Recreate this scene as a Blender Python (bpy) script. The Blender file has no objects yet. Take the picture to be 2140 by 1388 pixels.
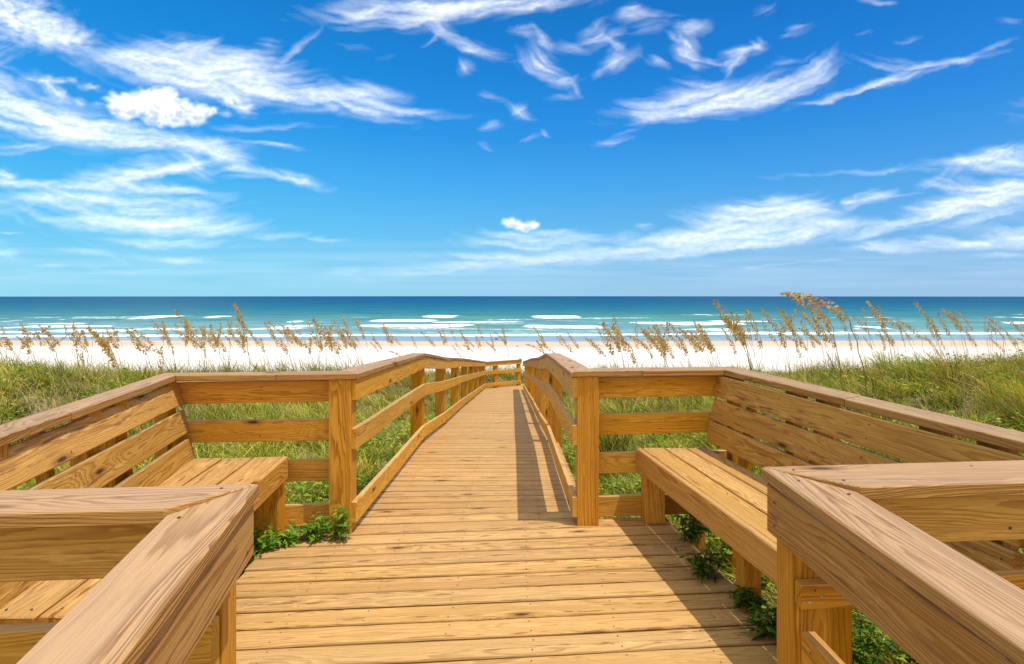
import bpy, math, random
import numpy as np
from mathutils import Vector as V

random.seed(7)
rng = np.random.default_rng(11)
sc = bpy.context.scene
COL = sc.collection
EYE = 1.584
F = 1130.0

# ------------------------------------------------------------------ helpers
def tag(o, label=None, cat=None, group=None, kind=None):
    if label: o['label'] = label
    if cat: o['category'] = cat
    if group: o['group'] = group
    if kind: o['kind'] = kind
    return o

def empty(name, loc, label=None, cat=None, group=None, kind=None):
    o = bpy.data.objects.new(name, None)
    o.empty_display_size = 0.2
    COL.objects.link(o)
    o.location = loc
    return tag(o, label, cat, group, kind)

def link(name, me, mat, parent=None):
    o = bpy.data.objects.new(name, me)
    COL.objects.link(o)
    if mat: me.materials.append(mat)
    if parent:
        o.parent = parent
        o.matrix_parent_inverse.identity()
        if parent.parent is None:
            o.location = -V(parent.location)
        else:
            o.location = (0, 0, 0)
    return o

def fast_mesh(name, verts, faces_flat, sizes, attrs=None, smooth=False):
    me = bpy.data.meshes.new(name)
    verts = np.asarray(verts, dtype=np.float32)
    faces_flat = np.asarray(faces_flat, dtype=np.int32)
    sizes = np.asarray(sizes, dtype=np.int32)
    me.vertices.add(len(verts)); me.vertices.foreach_set('co', verts.ravel())
    me.loops.add(len(faces_flat)); me.loops.foreach_set('vertex_index', faces_flat)
    me.polygons.add(len(sizes))
    starts = np.concatenate([[0], np.cumsum(sizes)[:-1]]).astype(np.int32)
    me.polygons.foreach_set('loop_start', starts)
    me.polygons.foreach_set('use_smooth', np.full(len(sizes), smooth, dtype=bool))
    me.update(calc_edges=True)
    if attrs:
        for k, (typ, arr) in attrs.items():
            a = me.attributes.new(k, typ, 'POINT')
            arr = np.asarray(arr, dtype=np.float32)
            a.data.foreach_set({'FLOAT': 'value', 'FLOAT_VECTOR': 'vector', 'FLOAT_COLOR': 'color'}[typ], arr.ravel())
    return me

class Wood:
    """collects sawn boards, each with its own grain coordinates, into one mesh"""
    def __init__(self):
        self.v = []; self.f = []; self.s = []; self.wc = []; self.wr = []; self.mi = []; self.n = 0
    def board(self, i0, i1, o0, o1, t, cham=0.0035, seg=None, bow=0.0015, nails=True):
        """i0-i1 one long edge of the outer face, o0-o1 the other, t the vector through the thickness"""
        i0, i1, o0, o1, t = V(i0), V(i1), V(o0), V(o1), V(t)
        L = ((i1 - i0).length + (o1 - o0).length) / 2
        W = ((o0 - i0).length + (o1 - i1).length) / 2
        d = (i1 - i0).normalized()
        W = min(W, max(0.02, ((o0 - i0) - d * (o0 - i0).dot(d)).length))
        T = t.length
        c = min(cham, T * .3, W * .3)
        off = random.uniform(0, 200); r = [random.random() for _ in range(3)]
        n = seg if seg else max(1, int(L / .6))
        rings = [(0.0, c * .8)] + [(c / L + (1 - 2 * c / L) * k / n, 0) for k in range(n + 1)] + [(1.0, c * .8)]
        ph = random.uniform(0, 6); ph2 = random.uniform(0, 6)
        base = self.n
        for s, ins in rings:
            y0, y1, z0, z1 = ins, W - ins, ins, T - ins
            cc = c
            pts = [(y0 + cc, z0), (y1 - cc, z0), (y1, z0 + cc), (y1, z1 - cc), (y1 - cc, z1), (y0 + cc, z1), (y0, z1 - cc), (y0, z0 + cc)]
            b1 = bow * math.sin(s * L * 2.1 + ph); b2 = bow * math.sin(s * L * 2.9 + ph2)
            wdir = (o0 - i0).normalized(); tdir = t.normalized()
            for y, z in pts:
                q = y / W
                a = i0.lerp(i1, s); b = o0.lerp(o1, s)
                p = a.lerp(b, q) + t * (z / T) + wdir * b1 + tdir * b2
                self.v.append(tuple(p))
                self.wc.append((off + s * L, y - W / 2, z - T / 2))
                self.wr.append(r)
        nr = len(rings)
        for k in range(nr - 1):
            for j in range(8):
                a = base + k * 8 + j; b = base + k * 8 + (j + 1) % 8
                self.f += [a, a + 8, b + 8, b]; self.s.append(4)
        self.f += [base + j for j in range(8)]; self.s.append(8)
        e = base + (nr - 1) * 8
        self.f += [e + 7 - j for j in range(8)]; self.s.append(8)
        self.n += nr * 8
        self.mi += [0] * ((nr - 1) * 8 + 2)
        if nails and L > .45 and T < .05:
            k = max(1, round(L / .75))
            nrm = -t.normalized(); u = d; w_ = nrm.cross(u)
            for m_ in range(k + 1):
                s_ = (.045 + (L - .09) * m_ / k) / L + random.uniform(-.01, .01) / L
                for q in (.24, .76):
                    if random.random() < .12: continue
                    q_ = q + random.uniform(-.05, .05)
                    p = i0.lerp(i1, s_).lerp(o0.lerp(o1, s_), q_) + nrm * .0024
                    rr = .0042 * random.uniform(.8, 1.2)
                    for h in range(7):
                        self.v.append(tuple(p + u * rr * math.cos(h * .8976) + w_ * rr * math.sin(h * .8976)))
                        self.wc.append((0, 0, 0)); self.wr.append(r)
                    self.f += [self.n + h for h in range(7)]; self.s.append(7); self.mi.append(1); self.n += 7
    def box(self, a, b, wv, tv, **k):
        """box along a-b, wv and tv from that edge across width and thickness"""
        a, b, wv, tv = V(a), V(b), V(wv), V(tv)
        self.board(a, b, a + wv, b + wv, tv, **k)
    def post(self, x, y, z0, z1, w, d, ang=0.0, **k):
        k.setdefault('nails', False)
        """vertical post, x,y its near-left corner"""
        ca, sa = math.cos(ang), math.sin(ang)
        self.box((x, y, z0), (x, y, z1), (w * ca, w * sa, 0), (-d * sa, d * ca, 0), bow=.0005, **k)
    def build(self, name, mat, parent=None):
        me = fast_mesh(name, self.v, self.f, self.s, {'wc': ('FLOAT_VECTOR', self.wc), 'wr': ('FLOAT_VECTOR', self.wr)})
        me.polygons.foreach_set('material_index', self.mi)
        import bmesh
        bm = bmesh.new(); bm.from_mesh(me); bmesh.ops.recalc_face_normals(bm, faces=bm.faces); bm.to_mesh(me); bm.free()
        o = link(name, me, mat, parent)
        if max(self.mi): me.materials.append(M_NAIL)
        return o

# node helpers
class NT:
    def __init__(self, tree):
        self.t = tree
    def n(self, typ, **kw):
        nd = self.t.nodes.new(typ)
        for k, v in kw.items():
            if k.startswith('i_'):
                nd.inputs[int(k[2:])].default_value = v
            else: setattr(nd, k, v)
        return nd
    def l(self, a, b): self.t.links.new(a, b)
    def m(self, op, a, b=None, c=None, clamp=False):
        nd = self.n('ShaderNodeMath', operation=op, use_clamp=clamp)
        for i, x in enumerate((a, b, c)):
            if x is None: continue
            if isinstance(x, (int, float)): nd.inputs[i].default_value = x
            else: self.l(x, nd.inputs[i])
        return nd.outputs[0]
    def mix(self, f, a, b, blend='MIX'):
        nd = self.n('ShaderNodeMix', data_type='RGBA', blend_type=blend)
        for s, x in ((nd.inputs[0], f), (nd.inputs[6], a), (nd.inputs[7], b)):
            if isinstance(x, (int, float)): s.default_value = x
            elif isinstance(x, tuple): s.default_value = (*x, 1) if len(x) == 3 else x
            else: self.l(x, s)
        return nd.outputs[2]
    def comb(self, x, y, z):
        nd = self.n('ShaderNodeCombineXYZ')
        for i, q in enumerate((x, y, z)):
            if isinstance(q, (int, float)): nd.inputs[i].default_value = q
            else: self.l(q, nd.inputs[i])
        return nd.outputs[0]
    def sep(self, v):
        nd = self.n('ShaderNodeSeparateXYZ'); self.l(v, nd.inputs[0]); return nd.outputs
    def noise(self, vec, scale, detail=2, rough=.5, dist=0):
        nd = self.n('ShaderNodeTexNoise'); self.l(vec, nd.inputs['Vector'])
        nd.inputs['Scale'].default_value = scale; nd.inputs['Detail'].default_value = detail
        nd.inputs['Roughness'].default_value = rough; nd.inputs['Distortion'].default_value = dist
        return nd.outputs[0]
    def sm(self, x, lo, hi, a=0.0, b=1.0):
        nd = self.n('ShaderNodeMapRange', interpolation_type='SMOOTHSTEP')
        self.l(x, nd.inputs[0])
        for i, q in enumerate((lo, hi, a, b)): nd.inputs[1 + i].default_value = q
        return nd.outputs[0]

def new_mat(name):
    m = bpy.data.materials.new(name); m.use_nodes = True
    m.node_tree.nodes.clear()
    return m, NT(m.node_tree)

def wood_mat(name, light, dark, weather=0.0, weathercol=(.50, .37, .26), ringfreq=150, contrast=1.0, streak=.5, vary=1.0, dash=.6, edge=0.0):
    m, t = new_mat(name)
    out = t.n('ShaderNodeOutputMaterial'); bs = t.n('ShaderNodeBsdfPrincipled')
    t.l(bs.outputs[0], out.inputs[0])
    wc = t.n('ShaderNodeAttribute', attribute_name='wc').outputs['Vector']
    wr = t.n('ShaderNodeAttribute', attribute_name='wr').outputs['Vector']
    x, y, z = t.sep(wc)[0:3]
    r1, r2, r3 = t.sep(wr)[0:3]
    # meandering of the pith along the board
    m1 = t.noise(t.comb(t.m('MULTIPLY', x, .9), r1, 0.0), 1.0, 1)
    m2 = t.noise(t.comb(t.m('MULTIPLY', x, 1.1), t.m('ADD', r2, 7.0), 3.0), 1.0, 1)
    nz = t.noise(t.comb(t.m('MULTIPLY', x, 1.6), t.m('MULTIPLY', y, 14.0), t.m('MULTIPLY', z, 14.0)), 1.0, 3, .55)
    # knots
    vo = t.n('ShaderNodeTexVoronoi', feature='F1', voronoi_dimensions='2D')
    t.l(t.comb(t.m('MULTIPLY', x, 1.15), t.m('ADD', t.m('MULTIPLY', y, 4.2), t.m('MULTIPLY', r3, 37.0)), 0.0), vo.inputs['Vector'])
    vo.inputs['Scale'].default_value = 1.0
    kd = vo.outputs['Distance']
    gate = t.m('GREATER_THAN', t.sep(vo.outputs['Color'])[0], .52)
    kd2 = t.m('ADD', kd, t.m('SUBTRACT', 1.0, gate))
    kpull = t.sm(kd2, .0, .34, 1.0, 0.0)
    kcore = t.sm(kd2, .022, .055, 1.0, 0.0)
    kring = t.sm(kd2, .05, .12, 1.0, 0.0)
    y0 = t.m('ADD', t.m('MULTIPLY', t.m('SUBTRACT', r1, .5), .13), t.m('MULTIPLY', t.m('SUBTRACT', m1, .5), .11))
    sgn = t.m('SUBTRACT', t.m('MULTIPLY', t.m('GREATER_THAN', r3, .5), 2.0), 1.0)
    z0 = t.m('MULTIPLY', sgn, t.m('ADD', t.m('ADD', .018, t.m('MULTIPLY', r2, .05)), t.m('MULTIPLY', m2, .06)))
    dy = t.m('SUBTRACT', y, y0); dz = t.m('SUBTRACT', z, z0)
    r = t.m('SQRT', t.m('ADD', t.m('MULTIPLY', dy, dy), t.m('MULTIPLY', dz, dz)))
    r = t.m('ADD', r, t.m('MULTIPLY', t.m('SUBTRACT', nz, .5), .030))
    r = t.m('ADD', r, t.m('MULTIPLY', kpull, .026))
    rv = t.noise(t.comb(t.m('MULTIPLY', r, 38.0), t.m('MULTIPLY', r1, 50.0), t.m('MULTIPLY', x, .15)), 1.0, 2)
    r = t.m('ADD', r, t.m('MULTIPLY', rv, .030))
    fine_w = t.noise(t.comb(t.m('MULTIPLY', x, 9.0), t.m('MULTIPLY', y, 60.0), t.m('MULTIPLY', z, 60.0)), 1.0, 2)
    r = t.m('ADD', r, t.m('MULTIPLY', fine_w, .0022))
    fr = t.m('MULTIPLY', r, t.m('MULTIPLY_ADD', r3, ringfreq * .7, ringfreq * .65))
    ph = t.m('FRACT', fr)
    up = t.sm(ph, .25, .88); dn = t.sm(ph, .90, 1.0, 1.0, 0.0)
    late = t.m('MULTIPLY', up, dn)
    vari = t.noise(t.comb(t.m('MULTIPLY', x, .8), t.m('MULTIPLY', y, 9.0), t.m('MULTIPLY', r, 25.0)), 1.0, 2)
    late = t.m('MULTIPLY', late, t.sm(vari, .25, .7, .35, 1.0))
    fib = t.noise(t.comb(t.m('MULTIPLY', x, 7.0), t.m('MULTIPLY', y, 260.0), t.m('MULTIPLY', z, 260.0)), 1.0, 3, .6)
    st = t.noise(t.comb(t.m('MULTIPLY', x, 4.5), t.m('MULTIPLY', y, 75.0), t.m('MULTIPLY', z, 75.0)), 1.0, 3, .6)
    stm = t.sm(st, .60, .74)
    big = t.noise(t.comb(t.m('MULTIPLY', x, 1.2), t.m('MULTIPLY', y, 5.0), r2), 1.0, 2)
    c = t.mix(t.m('MULTIPLY', late, .8 * contrast), light, dark)
    c = t.mix(t.sm(big, .3, .75, 0, .35), c, tuple(.62 * a + .38 * b for a, b in zip(dark, light)))
    c = t.mix(t.m('MULTIPLY', stm, min(1, streak)), c, tuple(q * .72 for q in dark))
    ls = t.noise(t.comb(t.m('MULTIPLY', x, 1.3), t.m('ADD', t.m('MULTIPLY', y, 42.0), 9.0), t.m('MULTIPLY', z, 42.0)), 1.0, 4, .6)
    c = t.mix(t.m('MULTIPLY', t.sm(ls, .50, .72), .55 * streak), c, tuple(.35 * a + .65 * b for a, b in zip(light, dark)))
    lt = t.noise(t.comb(t.m('MULTIPLY', x, 3.3), t.m('ADD', t.m('MULTIPLY', y, 60.0), 5.0), t.m('MULTIPLY', z, 60.0)), 1.0, 2, .6)
    c = t.mix(t.sm(lt, .64, .76, 0, .45), c, tuple(min(1, q * 1.35 + .05) for q in light))
    # short dark resin dashes strung along the board, with pale torn fibre beside them
    dm = t.noise(t.comb(t.m('MULTIPLY', x, .5), t.m('ADD', t.m('MULTIPLY', y, 24.0), t.m('MULTIPLY', r1, 31.0)), 4.0), 1.0, 1)
    dn_ = t.noise(t.comb(t.m('MULTIPLY', x, 7.5), t.m('MULTIPLY', y, 55.0), t.m('MULTIPLY', z, 55.0)), 1.0, 3, .55)
    dgate = t.sm(dm, .54, .62)
    dash_hi = t.m('MULTIPLY', dgate, t.sm(dn_, .46, .38)); dash_lo = t.m('MULTIPLY', dgate, t.sm(dn_, .53, .60))
    # weathering on faces open to the sky
    if weather > 0:
        geo = t.n('ShaderNodeNewGeometry')
        up_ = t.sm(t.sep(geo.outputs['Normal'])[2], .4, .95)
        wn = t.noise(t.comb(t.m('MULTIPLY', x, 2.4), t.m('MULTIPLY', y, 11.0), r1), 1.0, 3)
        grained = t.mix(t.m('MULTIPLY', late, .62 * contrast), weathercol, tuple(a * .30 + b * .28 for a, b in zip(weathercol, dark)))
        c = t.mix(t.m('MULTIPLY', t.m('MULTIPLY', up_, t.sm(wn, .2, .75, .7, 1.0)), weather), c, grained)
    c = t.mix(t.m('MULTIPLY', dash_lo, dash), c, tuple(q * .85 + .02 for q in dark))
    c = t.mix(t.m('MULTIPLY', dash_hi, dash * .6), c, tuple(min(1, q * 1.2 + .08) for q in light))
    c = t.mix(t.m('MULTIPLY', kring, .55), c, tuple(q * .62 for q in dark))
    c = t.mix(kcore, c, (.07, .034, .015))
    if edge > 0:   # grime along the open joints
        en = t.noise(t.comb(t.m('MULTIPLY', x, 2.5), r1, 2.0), 1.0, 3)
        ed = t.m('MULTIPLY', t.sm(t.m('ABSOLUTE', y), .0545, .0665), t.sm(en, .25, .7, .35, 1.0))
        c = t.mix(t.m('MULTIPLY', ed, edge), c, tuple(q * .55 for q in dark))
    hs = t.n('ShaderNodeHueSaturation')
    t.l(c, hs.inputs['Color'])
    t.l(t.m('MULTIPLY', t.m('MULTIPLY_ADD', r2, .22 * vary, 1.0 - .12 * vary), t.m('MULTIPLY_ADD', fib, .50, .75)), hs.inputs['Value'])
    t.l(t.m('MULTIPLY_ADD', r1, .08 * vary, 1.02 - .04 * vary), hs.inputs['Saturation'])
    t.l(t.m('MULTIPLY_ADD', r3, .005, .4980), hs.inputs['Hue'])
    t.l(hs.outputs[0], bs.inputs['Base Color'])
    bs.inputs['Roughness'].default_value = .62
    bs.inputs['Specular IOR Level'].default_value = .25
    bp = t.n('ShaderNodeBump'); bp.inputs['Strength'].default_value = .6; bp.inputs['Distance'].default_value = .003
    h = t.m('ADD', t.m('MULTIPLY', late, .7), t.m('ADD', t.m('MULTIPLY', fib, .8), t.m('MULTIPLY', kcore, -1.0)))
    t.l(h, bp.inputs['Height']); t.l(bp.outputs[0], bs.inputs['Normal'])
    return m

def simple_mat(name, col, rough=.6, metal=0.0, spec=.3, nscale=40, namt=.25):
    m, t = new_mat(name)
    out = t.n('ShaderNodeOutputMaterial'); bs = t.n('ShaderNodeBsdfPrincipled'); t.l(bs.outputs[0], out.inputs[0])
    tc = t.n('ShaderNodeTexCoord').outputs['Object']
    n = t.noise(tc, nscale, 3)
    t.l(t.mix(t.sm(n, .3, .7), tuple(q * (1 - namt) for q in col), tuple(min(1, q * (1 + namt)) for q in col)), bs.inputs['Base Color'])
    bs.inputs['Roughness'].default_value = rough; bs.inputs['Metallic'].default_value = metal
    bs.inputs['Specular IOR Level'].default_value = spec
    return m

def leaf_mat(name, trans=.35, rough=.5, spec=.25):
    m, t = new_mat(name)
    out = t.n('ShaderNodeOutputMaterial')
    col = t.n('ShaderNodeAttribute', attribute_name='col').outputs['Color']
    bs = t.n('ShaderNodeBsdfPrincipled'); t.l(col, bs.inputs['Base Color'])
    bs.inputs['Roughness'].default_value = rough; bs.inputs['Specular IOR Level'].default_value = spec
    tr = t.n('ShaderNodeBsdfTranslucent')
    t.l(t.mix(1.0, col, (1.15, 1.1, .7), 'MULTIPLY'), tr.inputs[0])
    mx = t.n('ShaderNodeMixShader'); mx.inputs[0].default_value = trans
    t.l(bs.outputs[0], mx.inputs[1]); t.l(tr.outputs[0], mx.inputs[2]); t.l(mx.outputs[0], out.inputs[0])
    return m

M_DECK = wood_mat('deck_wood', (.60, .345, .115), (.28, .12, .024), weather=.5, weathercol=(.57, .365, .165), contrast=.9, streak=1.0, vary=.75, dash=.9, edge=.62)
M_CAP = wood_mat('cap_wood', (.50, .275, .085), (.23, .085, .018), weather=.92, weathercol=(.44, .285, .17), contrast=1.15, streak=.8, dash=.5)
M_RAIL = wood_mat('rail_wood', (.72, .40, .070), (.38, .15, .014), weather=.6, weathercol=(.58, .38, .21), contrast=1.0, streak=.7, dash=.5)
M_POST = wood_mat('post_wood', (.66, .32, .036), (.27, .085, .005), weather=.3, contrast=1.0, ringfreq=110, streak=.6, dash=.4)
M_BENCH = wood_mat('bench_wood', (.60, .325, .070), (.29, .11, .014), weather=.7, weathercol=(.52, .32, .14), contrast=1.0, streak=.9, dash=.9)
M_STEEL = simple_mat('galvanised_steel', (.55, .53, .48), .4, .8)
M_NAIL = simple_mat('rusty_nail', (.10, .06, .04), .7, .2)
M_LEAF = leaf_mat('leaf')
M_GRASS = leaf_mat('grass_blade', .30)
M_OAT = leaf_mat('sea_oat_straw', .5, .6)

# ------------------------------------------------------------------ terrain
def np_noise2(x, y, seed=0):
    """smooth gradient noise in -1..1, vectorised"""
    xi = np.floor(x).astype(np.int64); yi = np.floor(y).astype(np.int64)
    xf = x - xi; yf = y - yi
    def g(ix, iy):
        h = (ix * 374761393 + iy * 668265263 + seed * 974634777) & 0xffffffff
        h = ((h ^ (h >> 13)) * 1274126177) & 0xffffffff
        h = h ^ (h >> 16)
        a = (h & 0xffff) / 65536.0 * 2 * np.pi
        return np.cos(a), np.sin(a)
    u = xf * xf * xf * (xf * (xf * 6 - 15) + 10); v = yf * yf * yf * (yf * (yf * 6 - 15) + 10)
    def d(ix, iy, fx, fy):
        gx, gy = g(ix, iy); return gx * fx + gy * fy
    a = d(xi, yi, xf, yf); b = d(xi + 1, yi, xf - 1, yf)
    c = d(xi, yi + 1, xf, yf - 1); e = d(xi + 1, yi + 1, xf - 1, yf - 1)
    return ((a * (1 - u) + b * u) * (1 - v) + (c * (1 - u) + e * u) * v) * 1.5

def fbm(x, y, oct=4, seed=0, gain=.5):
    s = 0; a = 1; tot = 0
    for k in range(oct):
        s = s + a * np_noise2(x * 2 ** k, y * 2 ** k, seed + k * 17); tot += a; a *= gain
    return s / tot

def ground_z(x, y):
    x = np.asarray(x, dtype=float); y = np.asarray(y, dtype=float)
    base = np.interp(y, [-300, -20, 4, 10, 17, 21, 24.5, 27, 36, 50, 85, 100, 130], [-2, -1.0, -.42, -1.22, -2.15, -2.48, -2.20, -2.34, -4.7, -4.95, -5.38, -5.75, -7.5])
    dune = np.clip((32 - y) / 8, 0, 1)
    m = 1.20 * np.exp(-((x + 9.6) / 3.4) ** 4 - ((y - 9.6) / 3.4) ** 2)
    m += 1.36 * np.exp(-((x - 10.5) / 5.6) ** 4 - ((y - 10.5) / 3.6) ** 2)
    m += .9 * np.exp(-((x - 19) / 6) ** 2 - ((y - 14) / 5) ** 2) + .9 * np.exp(-((x + 20) / 7) ** 2 - ((y - 14) / 5) ** 2)
    far = np.clip((np.abs(x) - 60) / 200, 0, 1) * np.clip((40 - y) / 15, 0, 1) * 0
    n = fbm(x * .22, y * .22, 3, 3) * .28 + fbm(x * .9, y * .9, 2, 5) * .09
    path = np.exp(-((x + .3) / 1.6) ** 2) * np.clip((y - 5) / 3, 0, 1) * np.clip((24 - y) / 2, 0, 1)
    return base + (m + n) * dune * (1 - .8 * path) - .18 * path * (y > 18) + fbm(x * .12, y * .12, 3, 9) * .06 * (1 - dune)

xs = np.concatenate([[-3000, -1500, -700, -350, -180, -110, -80], np.arange(-60, 60.01, .3), [80, 110, 180, 350, 700, 1500, 3000]])
ys = np.concatenate([[-300, -100, -40, -15], np.arange(-6, 40, .3), np.arange(40, 131, 2.0)])
GX, GY = np.meshgrid(xs, ys)
GZ = ground_z(GX, GY)
nv = len(xs)
idx = np.arange(len(xs) * len(ys)).reshape(len(ys), len(xs))
fc = np.stack([idx[:-1, :-1], idx[:-1, 1:], idx[1:, 1:], idx[1:, :-1]], -1).reshape(-1, 4)
me = fast_mesh('sand_ground', np.stack([GX, GY, GZ], -1).reshape(-1, 3), fc.ravel(), np.full(len(fc), 4), smooth=True)
m, t = new_mat('sand')
out = t.n('ShaderNodeOutputMaterial'); bs = t.n('ShaderNodeBsdfPrincipled'); t.l(bs.outputs[0], out.inputs[0])
pos = t.n('ShaderNodeNewGeometry').outputs['Position']
px_, py_, pz_ = t.sep(pos)[0:3]
n1 = t.noise(pos, .9, 5, .6); n2 = t.noise(t.comb(t.m('MULTIPLY', px_, .05), t.m('MULTIPLY', py_, .3), 0.0), 1.0, 4)
dry = t.mix(t.sm(n1, .35, .7), (.80, .75, .70), (.86, .82, .78))
n3 = t.noise(t.comb(t.m('MULTIPLY', px_, .012), t.m('MULTIPLY', py_, .02), 0.0), 1.0, 3)
edge1 = t.m('ADD', py_, t.m('MULTIPLY', t.m('SUBTRACT', n3, .5), 14.0))
damp = t.sm(edge1, 68.0, 76.0); wet = t.sm(edge1, 81.0, 87.0)
fp = t.noise(t.comb(t.m('MULTIPLY', px_, .9), t.m('MULTIPLY', py_, .7), 0.0), 1.0, 4, .65)
dry = t.mix(t.sm(fp, .50, .68, 0, .30), dry, (.52, .45, .38))
c = t.mix(damp, dry, (.56, .44, .33)); c = t.mix(wet, c, (.24, .28, .34))
veg = t.mix(t.sm(n1, .4, .65), (.10, .075, .03), (.24, .17, .09))
vm = t.m('MULTIPLY', t.sm(py_, 27.5, 30.5, 1.0, 0.0), t.sm(n1, .3, .7, 1.0, .9))
c = t.mix(vm, c, veg)
t.l(c, bs.inputs['Base Color'])
t.l(t.m('SUBTRACT', .9, t.m('MULTIPLY', wet, .68)), bs.inputs['Roughness'])
bp = t.n('ShaderNodeBump'); bp.inputs['Strength'].default_value = .5; bp.inputs['Distance'].default_value = .12
t.l(t.m('MULTIPLY', n1, t.m('SUBTRACT', 1.0, wet)), bp.inputs['Height']); t.l(bp.outputs[0], bs.inputs['Normal'])
tag(link('sand_beach', me, m), 'white sand beach running to the surf behind the grassy dune', 'beach', kind='structure')

# ------------------------------------------------------------------ sea
SEA = -5.6
def sea_y(py): return (EYE - SEA) * F / (py - 619.0)
foams = [  # x0,x1,y,thickness in photo pixels -> turned into metres on the water plane
 (308, 381, 664.7, 7, 1), (436, 479, 665, 4, 1), (39, 180, 677, 3, .8), (0, 50, 685, 4, .8), (53, 221, 683, 4, .9),
 (104, 303, 693, 6, .8), (-80, 98, 696, 4, .9), (297, 415, 690, 5, .8), (465, 522, 688, 4, .9), (415, 640, 700.0, 3, .9),
 (572, 653, 684, 7, 1), (596, 631, 671.5, 3, .9), (520, 640, 689, 4, .7), (771, 917, 670.8, 5, 1), (905, 1105, 673.5, 4, .75), (883, 962, 663.5, 6, 1),
 (1108, 1215, 663.5, 7, 1), (753, 981, 683, 7, 1), (1090, 1270, 684.5, 7, 1), (780, 1000, 689, 3, .5), (1316, 1560, 677.3, 6, .9), (1480, 1612, 672, 4, .8),
 (1457, 1479, 660.8, 4, 1), (1425, 1560, 661, 2, .6), (1442, 1560, 691, 4, .7), (1801, 1840, 685, 8, 1), (1785, 1802, 688, 4, .9), (2095, 2128, 664, 4, .9), (2108, 2230, 677, 4, 1),
 (2119, 2300, 658, 2.5, .9), (1960, 2100, 672, 2, .4), (-400, -30, 664, 5, 1), (-500, -120, 683, 6, 1), (2250, 2700, 684, 6, 1), (1830, 1842, 660, 2, .8), (125, 140, 668, 2, .8), (20, 38, 669, 3, .9),
]
swells = [(130, 520, 664.5, 9), (700, 1060, 663.8, 10), (1215, 1640, 661.5, 11), (950, 1120, 683.5, 12), (1440, 1640, 682.5, 8), (640, 760, 684, 10), (1750, 1860, 664, 6), (-500, 60, 665, 10), (1900, 2500, 672, 8), (530, 760, 662, 5), (1860, 2200, 684.5, 6)]
sx = np.concatenate([-np.geomspace(700, 8000, 8)[::-1], np.arange(-260, 261, .7), np.geomspace(700, 8000, 8)])
sy = np.concatenate([np.arange(82, 240, .32), np.arange(240, 420, 2.0), np.geomspace(425, 60000, 50)])
SX, SY = np.meshgrid(sx, sy)
yw = SY + fbm(SX * .02, SY * .006 + 3, 3, 41) * 5.0 * np.clip((SY - 90) / 60, .25, 1)
ypx = 619 + (EYE - SEA) * F / yw; xpx = 1070 + F * SX / SY
foam = np.zeros_like(SX); ridge = np.zeros_like(SX); green = np.zeros_like(SX)
def env(x, a, b, soft):
    return 1 / (1 + np.exp(np.clip(-(x - a) / soft, -50, 50))) / (1 + np.exp(np.clip((x - b) / soft, -50, 50)))
wob = fbm(SX * .05, SY * .05, 3, 51)
for (a, b, y, th, s) in foams:
    Yc = sea_y(y); xa = (a - 1070) * Yc / F; xb = (b - 1070) * Yc / F
    half = Yc * Yc / ((EYE - SEA) * F) * th * .52
    ex = env(SX + wob * 2.0, xa, xb, .6)
    taper = np.clip(np.minimum(SX - xa, xb - SX) / (0.18 * (xb - xa) + .5), .0, 1) ** .5
    dyy = (yw - Yc) / (half * (.35 + .65 * np.nan_to_num(taper)))
    foam = np.maximum(foam, ex * s * np.clip(1.3 - np.abs(dyy) ** 1.3, 0, 1.1))
    ridge = ridge + .22 * ex * np.exp(-((yw - Yc - half * .3) / (half * 1.1)) ** 2) * min(1, th / 5)
# thin stray lines of foam
for k in range(46):
    y_ = rng.uniform(664, 698); Yc = sea_y(y_); xm = rng.uniform(-1.0, 1.0) * Yc; hl_ = rng.uniform(2, 14)
    half = Yc * Yc / ((EYE - SEA) * F) * .8
    foam = np.maximum(foam, env(SX, xm - hl_, xm + hl_, 1.5) * .55 * np.clip(1.1 - ((yw + wob * 1.5 - Yc) / half) ** 2, 0, 1))
# shoreline wash
shore = 619 + (EYE - SEA) * F / (SY + fbm(SX * .03, SX * 0 + 2, 3, 77) * 3.2)
sp = np.interp(xpx, [-300, 415, 620, 1180, 1640, 2140], [702, 701.5, 700.5, 700, 697, 696])
foam = np.maximum(foam, np.clip(1.3 - (np.abs(shore - sp) / 2.7) ** 2, 0, 1))
for (a, b, y, th) in swells:
    Yc = sea_y(y); xa = (a - 1070) * Yc / F; xb = (b - 1070) * Yc / F
    half = Yc * Yc / ((EYE - SEA) * F) * th / 2
    ex = env(SX, xa, xb, 4.0)
    g = ex * np.exp(-((yw - Yc) / (half * .55)) ** 2)
    ridge = ridge + .5 * g * (half > 0); green = np.maximum(green, g)
chop = fbm(SX * .05, SY * .16, 4, 88) * .26 + fbm(SX * .012, SY * .05, 3, 93) * .35
near = np.clip((2000 - SY) / 1800, 0, 1)
rise = np.clip((SY - 88) / 25, 0, 1)
SZ = SEA + (ridge * .9 + chop) * rise * near - (1 - rise) * .02
idx = np.arange(SX.size).reshape(SX.shape)
fc = np.stack([idx[:-1, :-1], idx[:-1, 1:], idx[1:, 1:], idx[1:, :-1]], -1).reshape(-1, 4)
me = fast_mesh('sea', np.stack([SX, SY, SZ], -1).reshape(-1, 3), fc.ravel(), np.full(len(fc), 4),
    {'foam': ('FLOAT', foam.ravel()), 'green': ('FLOAT', green.ravel())}, smooth=True)
m, t = new_mat('sea_water')
out = t.n('ShaderNodeOutputMaterial'); bs = t.n('ShaderNodeBsdfPrincipled'); t.l(bs.outputs[0], out.inputs[0])
pos = t.n('ShaderNodeNewGeometry').outputs['Position']
px_, py_, pz_ = t.sep(pos)[0:3]
fo = t.n('ShaderNodeAttribute', attribute_name='foam').outputs['Fac']
gr = t.n('ShaderNodeAttribute', attribute_name='green').outputs['Fac']
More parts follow.
